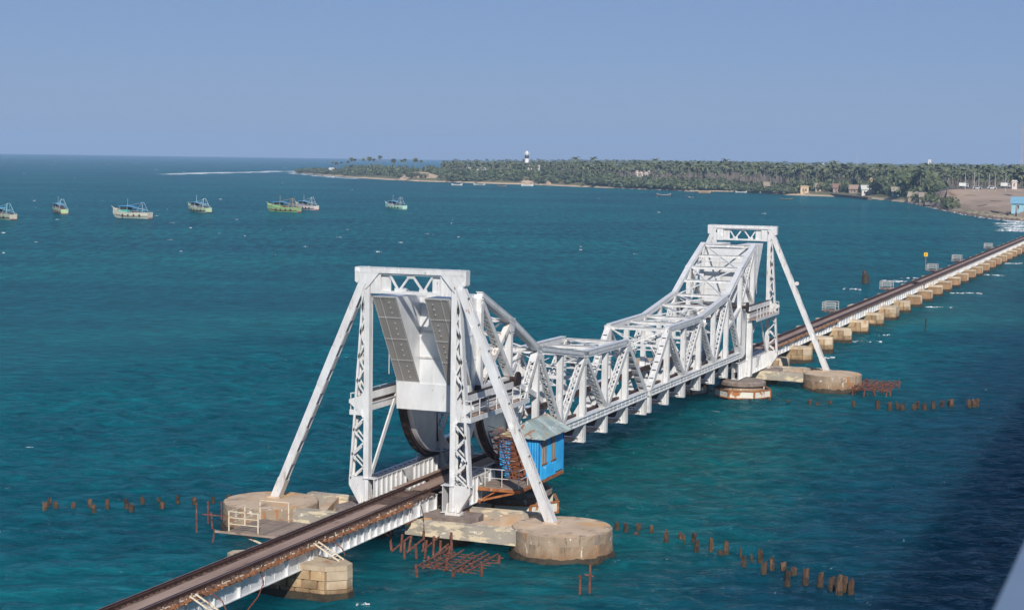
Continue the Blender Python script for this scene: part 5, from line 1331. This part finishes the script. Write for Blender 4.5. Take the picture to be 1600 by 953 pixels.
def palm(u, d, kind, label, group, sc=1.0, z=None):
    p = inland(u, d, ground_z(u, d) if z is None else z)
    root = thing('palm_tree', label, 'palm tree', tuple(p), group); root.rotation_euler = (0, 0, random.uniform(0, 6.28)); root.scale = (sc, sc, sc)
    for nm, me in (('trunk', PALMS[kind][0]), ('crown', PALMS[kind][1])):
        o = bpy.data.objects.new(nm, me); col.objects.link(o); o.parent = root
    return root
def D_of(u): p = shore(u); return math.hypot(p.x-CAM[0], p.y-CAM[1])
# round headed palms standing on the low spit, matched one by one by the height of their crowns
SPIT = [(520,254),(526,255.5),(534,254.5),(544,253.5),(549,249.5),(555,250),(568,249.5),(577,248.5),(584.5,250),(594,246.5),(615,251.5),(627,252),(632,251),(648,250.5),(657,252.5),(616,254)]
for k, (u, v) in enumerate(SPIT):
    d = min(lerp_tab(DEPTH, u)*.5, 140); D = D_of(u)+d; zt = at_dist(u, v, D).z; kd = 4+k % 3
    sc = max(.5, (zt-2.0)/PALMS[kd][2]); palm(u, d, kd, 'round headed palm on the low sandy spit, %s from its tip' % ordinal(k+1), 'palms on the low spit', sc, 2.0)
# front of the coconut grove, tree by tree
rnd = random.Random(31)
for k in range(270):
    u = 880+720*rnd.random()**.85
    if u > 1480 and rnd.random() < .25: continue
    if 1240 < u < 1440: dmin, dmax = 38, 150
    elif u >= 1440: dmin, dmax = 240, 420
    else: dmin, dmax = 14, 120
    d = rnd.uniform(dmin, dmax); kd = rnd.choice((0,1,2,3,1,0)); sc = rnd.choice((rnd.uniform(.55,.8), rnd.uniform(.8,1.05), rnd.uniform(.95,1.16)))*(1 if u < 1440 else .72)
    palm(u, d, kd, 'coconut palm along the front of the shore grove', 'coconut palms along the grove front', sc, 2.5 if u < 1440 else 5.0)
def grove():
    rnd = random.Random(77); tb = MB(); cb = MB(); raw = []
    for s_ in range(7):
        raw.append(palm_mesh(s_+90, rnd.uniform(11,15.5), 9 if s_ < 5 else 16, 4.6 if s_ < 5 else 2.4, .6, s_ >= 5, .85))
    def place(mbs, p, sc, rz):
        c, s = math.cos(rz)*sc, math.sin(rz)*sc
        for src, dst in zip(mbs, (tb, cb)):
            dst.add([(p.x+v[0]*c-v[1]*s, p.y+v[0]*s+v[1]*c, p.z+v[2]*sc) for v in src.v], src.f)
    n = 0
    while n < 3600:
        u = rnd.uniform(690, 1690); dep = lerp_tab(DEPTH, u)
        d = rnd.uniform(0, 1)**1.9*min(dep, 2200)+ (60 if u < 1440 else 280)
        if u < 880: d += 60
        if d > dep: continue
        p = inland(u, d, (2.5 if u < 1440 else 3.5)); m_ = raw[rnd.randrange(7) if u < 900 else rnd.randrange(6)]
        place(m_, p, rnd.uniform(.8,1.15)*(1 if u > 1000 else .8+.2*max(0,(u-690)/310)), rnd.uniform(0,6.28)); n += 1
    g = thing('coconut_grove', 'dense mass of coconut palms reaching back to the horizon', 'palm grove', tuple(inland(1100, 400, 2)))
    g['kind'] = 'stuff'
    tag(tb.build('trunks', mt['trunk'], g), kind='stuff'); tag(cb.build('crowns', mt['palm'], g), kind='stuff')
grove()
def far_canopy():
    """closed canopy of the wood beyond the single trees"""
    rnd = random.Random(8); mb = MB(); us = [860+8*i for i in range(106)]; ds = [1500,1700,1900,2150,2400,2700,3000,3400,3900,4500,5200,6000,6400]; n = len(ds)
    for u in us:
        for k, d in enumerate(ds):
            z = 11+rnd.uniform(-2.5,3.0)+min(4, (d-1500)/900.)
            if k == 0: z = 3
            if d > lerp_tab(DEPTH, u)-50: z = 2
            mb.v.append(tuple(inland(u+rnd.uniform(-3,3), d+rnd.uniform(-40,40), z)))
    for i in range(len(us)-1):
        for k in range(n-1): a = i*n+k; mb.f += [(a, a+n, a+n+1), (a, a+n+1, a+1)]
    tag(mb.build('far_wood', mt['shrub']), 'distant wooded land fading into haze behind the palms', 'wood', kind='stuff')
far_canopy()
def scrub():
    rnd = random.Random(13); mb = MB(); proto = [bush_mb(300+i, 1.0, 1.0, 90) for i in range(6)]
    n = 0
    while n < 2500:
        u = rnd.uniform(468, 1490) if n < 1900 else rnd.uniform(900, 1240)
        if 652 < u < 692 and rnd.random() < .8: continue
        if 812 < u < 834 and rnd.random() < .75: continue
        dep = lerp_tab(DEPTH, u); 
        if u < 640: d = rnd.uniform(.06, .95)*min(dep, 330)+3; h = rnd.uniform(2.0, 4.5)*(1 if d < 60 or u < 540 else 1.9); r_ = rnd.uniform(3,7)
        elif u < 960: d = 10+rnd.random()**1.5*330; h = rnd.uniform(3.5, 7.5)*(.65 if d < 30 else 1); r_ = rnd.uniform(4,9)
        elif u < 1240: d = 8+rnd.random()**2.5*90; h = rnd.uniform(3, 6.5)*(1 if u < 1130 else .6); r_ = rnd.uniform(3.5,7)
        elif u < 1440: d = 30+rnd.random()*160; h = rnd.uniform(3, 8); r_ = rnd.uniform(3,6)
        else: d = 8+rnd.random()*60; h = rnd.uniform(2, 5.5); r_ = rnd.uniform(2.5,5)
        p = inland(u, d, ground_z(u, d)-.3); src = rnd.choice(proto); rz = rnd.uniform(0,6.28); c, s = math.cos(rz)*r_, math.sin(rz)*r_
        mb.add([(p.x+v[0]*c-v[1]*s, p.y+v[0]*s+v[1]*c, p.z+v[2]*h) for v in src.v], src.f); n += 1
    tag(mb.build('coastal_scrub', mt['shrub']), 'low green scrub and thorn bushes covering the coast', 'scrub', kind='stuff')
scrub()
def big_tree(u, d, r_, h, label, seed):
    p = inland(u, d, 2.5); root = thing('broad_tree', label, 'tree', tuple(p), 'broad crowned trees by the village')
    m = MB(); m.tube((p.x,p.y,p.z-1), (p.x,p.y,p.z+h*.5), .5, .3, n=7)
    for k in range(5): a = 6.28*k/5; m.tube((p.x,p.y,p.z+h*.4), (p.x+r_*.5*math.cos(a), p.y+r_*.5*math.sin(a), p.z+h*.7), .22, .08, n=5)
    m.build('trunk', mt['trunk'], root)
    b = bush_mb(seed, r_, h*.75, 700); b.v = [(x+p.x, y+p.y, z+p.z+h*.3) for x, y, z in b.v]; b.build('crown', mt['shrub'], root)
big_tree(1428, 60, 13, 15, 'broad dark tree with spreading crown right of the village houses', 1)
big_tree(1462, 70, 9, 9, 'bushy tree at the left end of the embankment', 2)
big_tree(1385, 50, 9, 11, 'rounded tree between the white house and the shore palms', 3)
big_tree(672, 90, 10, 9, 'dark rounded tree behind the bare sand bank', 4)
big_tree(865, 60, 12, 9, 'dark rounded tree on the slope right of the lighthouse', 5)

# bare sand banks breaking through the scrub
def sand_bank(u0, u1, d0, d1, zt, name, seed):
    rnd = random.Random(seed); n = 9; rows = []
    for k in range(6):
        f = k/5; row = []
        for i in range(n):
            u = u0+(u1-u0)*i/(n-1)+rnd.uniform(-1,1); e = math.sin(math.pi*i/(n-1))**.6
            row.append(inland(u, d0+(d1-d0)*f, .4+(zt*e)*f**.8+rnd.uniform(-.3,.3)))
        rows.append(row)
    ribbon(name, mt['sand'], rows, 'structure')
sand_bank(618, 696, 2, 38, 7.5, 'sand_bank', 1); sand_bank(808, 836, 2, 26, 5.5, 'sand_bank', 2); sand_bank(848, 862, 2, 22, 6, 'sand_bank', 3)

# ================================================================== LIGHTHOUSE AND BUILDINGS
def lighthouse():
    D = 1700.0; c = at_dist(823, 262, D); zt = at_dist(823, 236.5, D).z; z0 = 2.5
    root = thing('lighthouse', 'slim lighthouse banded black and white rising above the trees', 'lighthouse', (c.x, c.y, z0))
    def zv(v): return at_dist(823, v, D).z
    Wm = paint('lighthouse_white', (.80,.80,.78), .6, 0); Bm_ = paint('lighthouse_black', (.025,.025,.03), .6, 0); Rm = paint('lighthouse_red', (.45,.08,.05), .6, 0)
    r = lambda z: 2.35-.5*(z-z0)/(zt-z0)
    for nm, va, vb, ma in (('black_band', 268, 254.5, Bm_), ('white_band', 254.5, 248, Wm), ('black_band', 248, 242.8, Bm_), ('white_band', 242.8, 240.8, Wm)):
        za, zb_ = (z0 if nm == 'black_band' and va == 268 else zv(va)), zv(vb); m = MB(); m.lathe([(r(za), za), (r(zb_), zb_-.002)], (c.x, c.y, 0), 20); m.build(nm, ma, root)
    zg = zv(240.8); m = MB(); m.lathe([(2.9, zg), (2.9, zg+.4)], (c.x, c.y, 0), 20); gal = m.build('gallery', Wm, root)
    for k in range(12): a = 6.283*k/12; m = MB(); m.tube((c.x+2.8*math.cos(a), c.y+2.8*math.sin(a), zg+.4), (c.x+2.8*math.cos(a), c.y+2.8*math.sin(a), zg+1.4), .06, n=5); m.build('railing_post', Wm, gal)
    m = MB(); m.lathe([(1.3, zg+.4), (1.3, zg+1.9)], (c.x, c.y, 0), 14); lan = m.build('lantern', Wm, root)
    m = MB(); m.lathe([(1.5, zg+1.9), (.9, zg+2.6), (.15, zg+2.9)], (c.x, c.y, 0), 14); m.build('dome', Wm, lan)
    m = MB(); m.tube((c.x, c.y, zg+2.8), (c.x, c.y, zg+4.2), .1, n=5); m.build('finial', Rm, lan)
lighthouse()
def house(u, v, wpx, hpx, label, wallc, roofc, roof='flat', D=None, nwin=2, d=18, depth=8, group='houses along the shore'):
    """v = picture row of the foot of the wall"""
    D = D or D_of(u)+d; c = at_dist(u, v, D); sc = D/FPX*1.02; w = wpx*sc; h = hpx*sc
    root = thing('house', label, 'house', (c.x, c.y, c.z), group); OFF[root] = Vector((0,0,0)); root.rotation_euler = (0, 0, VIEW-R(90)-R((u-800)/48.)+random.uniform(-.12,.12))
    k = len(bpy.data.materials); wm = paint('house_wall_%d' % k, wallc, .8, 0); rm = paint('house_roof_%d' % k, roofc, .8, 0)
    # local frame: x along the facade, -y towards the viewer
    m = MB(); m.box(-w/2, w/2, 0, depth, -1.2, h); m.build('wall', wm, root)
    if roof == 'flat':
        m = MB(); m.box(-w/2-.3, w/2+.3, -.3, depth+.3, h, h+.35); rf = m.build('roof', rm, root); m = MB(); m.box(-w/2, w/2, .05, .25, h+.35, h+.9); m.build('parapet', wm, rf)
    elif roof == 'gable':
        m = MB(); m.prism([(-.6, h-.1), (depth/2, h+depth*.32), (depth+.6, h-.1), (depth+.6, h+.1), (depth/2, h+depth*.32+.25), (-.6, h+.1)], 'x', -w/2-.5, w/2+.5); m.build('roof', rm, root)
        m = MB(); m.prism([(0, h-.1), (depth, h-.1), (depth/2, h+depth*.31)], 'x', -w/2, w/2); m.build('gable_wall', wm, root)
    elif roof == 'front_gable':
        m = MB(); m.prism([(-w/2-.4, h), (0, h+w*.42), (w/2+.4, h), (w/2+.4, h+.25), (0, h+w*.42+.3), (-w/2-.4, h+.25)], 'y', -.4, depth+.4); m.build('roof', rm, root)
        m = MB(); m.prism([(-w/2, h), (w/2, h), (0, h+w*.41)], 'y', 0, depth); m.build('gable_wall', wm, root)
    gl = mt['dark']
    for i in range(nwin):
        x = -w/2+w*(i+1)/(nwin+1); ww = min(1.0, w/(nwin+1)*.5)
        m = MB(); m.box(x-ww/2, x+ww/2, -.05, .02, h*.35, h*.75); wi = m.build('window', gl, root); m = MB(); m.box(x-ww/2-.1, x+ww/2+.1, -.2, .0, h*.32, h*.35); m.build('sill', wm, wi)
    m = MB(); m.box(-w*.08-.45, -w*.08+.45, -.06, .02, 0, h*.62); m.build('door', mt['board'], root)
    return root
house(1257, 302, 12, 9, 'small cream house with brown openings standing at the water edge', (.62,.47,.30), (.40,.28,.18), 'flat', None, 2, 10)
house(1281, 298, 13, 5, 'long low thatched brown house right of the cream one', (.45,.36,.26), (.30,.22,.16), 'gable', None, 2, 30)
house(1308, 300, 12, 6, 'low brick house behind the dark sea wall', (.34,.25,.20), (.24,.15,.11), 'gable', None, 2, 30)
house(1333, 302, 12, 6, 'second low brick house behind the dark sea wall', (.30,.24,.20), (.32,.22,.17), 'gable', None, 2, 28)
house(1355, 306, 16, 9, 'white house with pale roof at the right end of the sea wall', (.68,.64,.58), (.55,.55,.52), 'gable', None, 3, 20)
house(1361, 294, 9, 13, 'narrow yellow two storey house above the white one', (.62,.50,.24), (.50,.42,.25), 'flat', None, 2, 90)
house(1378, 292, 6, 9, 'small yellow house half hidden by trees', (.60,.48,.22), (.45,.38,.22), 'flat', None, 1, 100)
house(1399, 306, 10, 6, 'turquoise house among the trees by the beach', (.20,.48,.42), (.32,.28,.22), 'gable', None, 2, 30)
house(1425, 313, 12, 5, 'brown thatched hut on the beach', (.30,.24,.18), (.34,.28,.21), 'gable', None, 1, 14)
house(1442, 315, 10, 6, 'grey thatched hut at the foot of the embankment', (.32,.27,.22), (.28,.23,.18), 'gable', None, 1, 18)
house(1198, 297, 8, 6, 'brown hut under the palms left of the cream house', (.42,.33,.22), (.30,.24,.17), 'gable', None, 1, 10)
house(1004, 277, 19, 5, 'long white house with pinkish roof among the palms', (.72,.68,.62), (.60,.48,.42), 'gable', None, 4, 150)
house(875, 276, 12, 3.5, 'low white house on the slope right of the lighthouse', (.70,.68,.62), (.55,.52,.48), 'flat', None, 2, 110)
house(842, 264, 4, 5, 'small square white building right of the lighthouse', (.75,.75,.72), (.70,.70,.68), 'flat', 1690, 1, 0)
house(829, 264, 16, 3.0, 'low white building with red roof at the lighthouse foot', (.72,.68,.64), (.42,.14,.09), 'flat', 1685, 3, 0)
house(808, 263.5, 9, 2.5, 'pinkish roofed low building left of the lighthouse', (.70,.62,.56), (.50,.24,.18), 'flat', 1690, 2, 0)
house(732, 265.5, 7, 2.5, 'white building among scrub left of the lighthouse, nearer the tip', (.72,.72,.68), (.66,.66,.62), 'flat', None, 1, 180)
house(752, 266.5, 14, 3, 'long white building among scrub left of the lighthouse', (.70,.68,.62), (.6,.58,.54), 'flat', None, 2, 190)
house(518, 267, 8, 3, 'tiny white hut alone on the low spit', (.72,.70,.66), (.62,.60,.56), 'flat', None, 1, 40)
house(901, 271, 7, 3, 'yellowish low house among the palms', (.55,.48,.30), (.45,.38,.26), 'gable', None, 1, 160)
house(1284.5, 264, 9, 3.5, 'white church gable rising over the palm tops', (.75,.75,.74), (.70,.70,.70), 'front_gable', None, 1, 420, 10)
house(1452, 293, 8, 7, 'tan house behind the trees left of the embankment', (.48,.36,.22), (.36,.25,.17), 'gable', None, 1, 200)
house(1590, 330, 18, 11, 'bright blue shed with sloping roof at the right edge by the beach', (.26,.46,.55), (.16,.34,.46), 'gable', None, 1, 40)
house(1452.5, 255.5, 4, 4, 'white water tank building above the distant tree line', (.78,.78,.78), (.75,.75,.75), 'flat', 1900, 1, 0)
house(1585, 292, 7, 7, 'pinkish white kiosk beside the coast road', (.66,.58,.54), (.55,.50,.46), 'flat', 900, 1, 0, 5)
def mast(u, vt, D, label, wdt):
    b = at_dist(u, 262, D); zt = at_dist(u, vt, D).z; z0 = 3.0
    root = thing('radio_mast', label, 'mast', (b.x, b.y, z0), 'lattice radio masts')
    mm = paint('mast_paint_%d' % u, (.55,.45,.45), .6, 0); n = 14
    m = MB()
    for i in range(3): a = 2.094*i; m.tube((b.x+wdt*math.cos(a), b.y+wdt*math.sin(a), z0), (b.x+wdt*.25*math.cos(a), b.y+wdt*.25*math.sin(a), zt), wdt*.11, n=5)
    m.build('leg', mm, root)
    m = MB()
    for k in range(n):
        f0, f1 = k/n, (k+1)/n
        for i in range(3):
            a0, a1 = 2.094*i, 2.094*(i+1); w0, w1 = wdt*(1-.75*f0), wdt*(1-.75*f1)
            m.tube((b.x+w0*math.cos(a0), b.y+w0*math.sin(a0), z0+(zt-z0)*f0), (b.x+w1*math.cos(a1), b.y+w1*math.sin(a1), z0+(zt-z0)*f1), wdt*.06, n=4)
    m.build('bracing', mm, root)
mast(1339, 239, 2100, 'faint lattice mast above the palms right of the far tower', 1.0)
mast(1596, 196, 2000, 'tall faint lattice mast at the right edge', 1.3)
def vehicle(u, v, D, L, H, c, label, kind):
    p = at_dist(u, v, D); root = thing('truck' if kind == 'truck' else 'car', label, 'truck' if kind == 'truck' else 'car', tuple(p), 'vehicles on the coast road'); OFF[root] = Vector((0,0,0)); root.rotation_euler = (0, 0, VIEW-R(90)-R((u-800)/48.))
    k = len(bpy.data.materials); cm = paint('vehicle_%d' % k, c, .35, 0)
    if kind == 'truck':
        m = MB(); m.box(-L*.5, L*.2, -1.1, 1.1, .9, H); m.build('cargo_box', cm, root); m = MB(); m.prism([(L*.22,.5),(L*.5,.5),(L*.5,H*.5),(L*.44,H*.85),(L*.22,H*.85)], 'y', -1.05, 1.05); cb = m.build('cab', paint('cab_%d' % k, (.4,.4,.42), .4, 0), root)
        m = MB(); m.box(L*.27, L*.42, -1.08, -1.05, H*.5, H*.75); m.build('window', mt['dark'], cb)
    else:
        m = MB(); m.prism([(-L*.5,.35),(L*.5,.35),(L*.5,H*.5),(L*.28,H*.58),(L*.14,H),(-L*.3,H),(-L*.46,H*.6)], 'y', -.85, .85); b_ = m.build('body', cm, root)
        m = MB(); m.prism([(L*.22,H*.6),(L*.1,H*.93),(-L*.26,H*.93),(-L*.38,H*.6)], 'y', -.87, -.85); m.build('window', mt['dark'], b_)
    for x in (-L*.3, L*.32):
        for s in (-1, 1): m = MB(); m.tube((x, s*.95-.12, .42), (x, s*.95+.12, .42), .42, n=12); m.build('wheel', mt['tread'], root)
vehicle(1506, 294, 815, 4.2, 2.3, (.70,.70,.68), 'white box truck on the coast road, left of the others', 'truck')
vehicle(1571, 294, 850, 4.4, 2.4, (.66,.64,.62), 'white truck on the coast road near the right edge', 'truck')
vehicle(1550, 296, 830, 4.2, 1.5, (.62,.62,.62), 'pale car on the coast road between two trucks', 'car')
vehicle(1527, 296, 830, 4.2, 1.5, (.5,.52,.55), 'grey car on the coast road right of the left truck', 'car')
for k, u in enumerate((1508, 1522, 1529, 1545, 1555, 1571)):
    p = at_dist(u, 296, 850); root = thing('lamp_post', 'slender lamp post on the coast road, %s from the left' % ordinal(k+1), 'lamp post', tuple(p), 'lamp posts along the coast road')
    m = MB(); m.tube((p.x,p.y,p.z-1), (p.x,p.y,p.z+7.5), .14, .09, n=6); m.build('pole', mt['roadpaint'], root)
    m = MB(); m.bar((p.x,p.y,p.z+7.5), (p.x-.8,p.y+.9,p.z+7.7), .1, .08); m.build('arm', mt['roadpaint'], root)
for k, (u, v, h) in enumerate(((1574.5,339,2.0),(1581.5,335,1.7),(1587.5,339.5,2.2))):
    p = at(u, v, .8); root = thing('beach_post', 'dark weathered post on the beach, %s from the left' % ordinal(k+1), 'post', tuple(p), 'posts on the beach')
    m = MB(); m.tube((p.x,p.y,p.z-1), (p.x,p.y,p.z+h), .42, .3, n=7); m.build('shaft', mt['weed'], root); m = MB(); m.tube((p.x,p.y,p.z+h-.3), (p.x,p.y,p.z+h+.12), .42, .2, n=7); m.build('cap', mt['rock'], root)

# ================================================================== HAZE
def haze():
    m = bpy.data.materials.new('haze'); m.use_nodes = True; nt = m.node_tree; nt.nodes.clear()
    pv = nt.nodes.new('ShaderNodeVolumePrincipled'); pv.inputs['Color'].default_value = (.46,.68,1.0,1); pv.inputs['Density'].default_value = HAZE_DENSITY; pv.inputs['Anisotropy'].default_value = 0.0
    o = nt.nodes.new('ShaderNodeOutputMaterial'); nt.links.new(pv.outputs[0], o.inputs['Volume'])
    b = MB(); b.box(-9000, 9400, -9000, 9400, -2.0, 130.0); h = b.build('haze', m); tag(h, kind='stuff'); h['label'] = 'thin blue sea haze over the whole strait'; h['category'] = 'haze'
HAZE_DENSITY = 0.00014
haze()
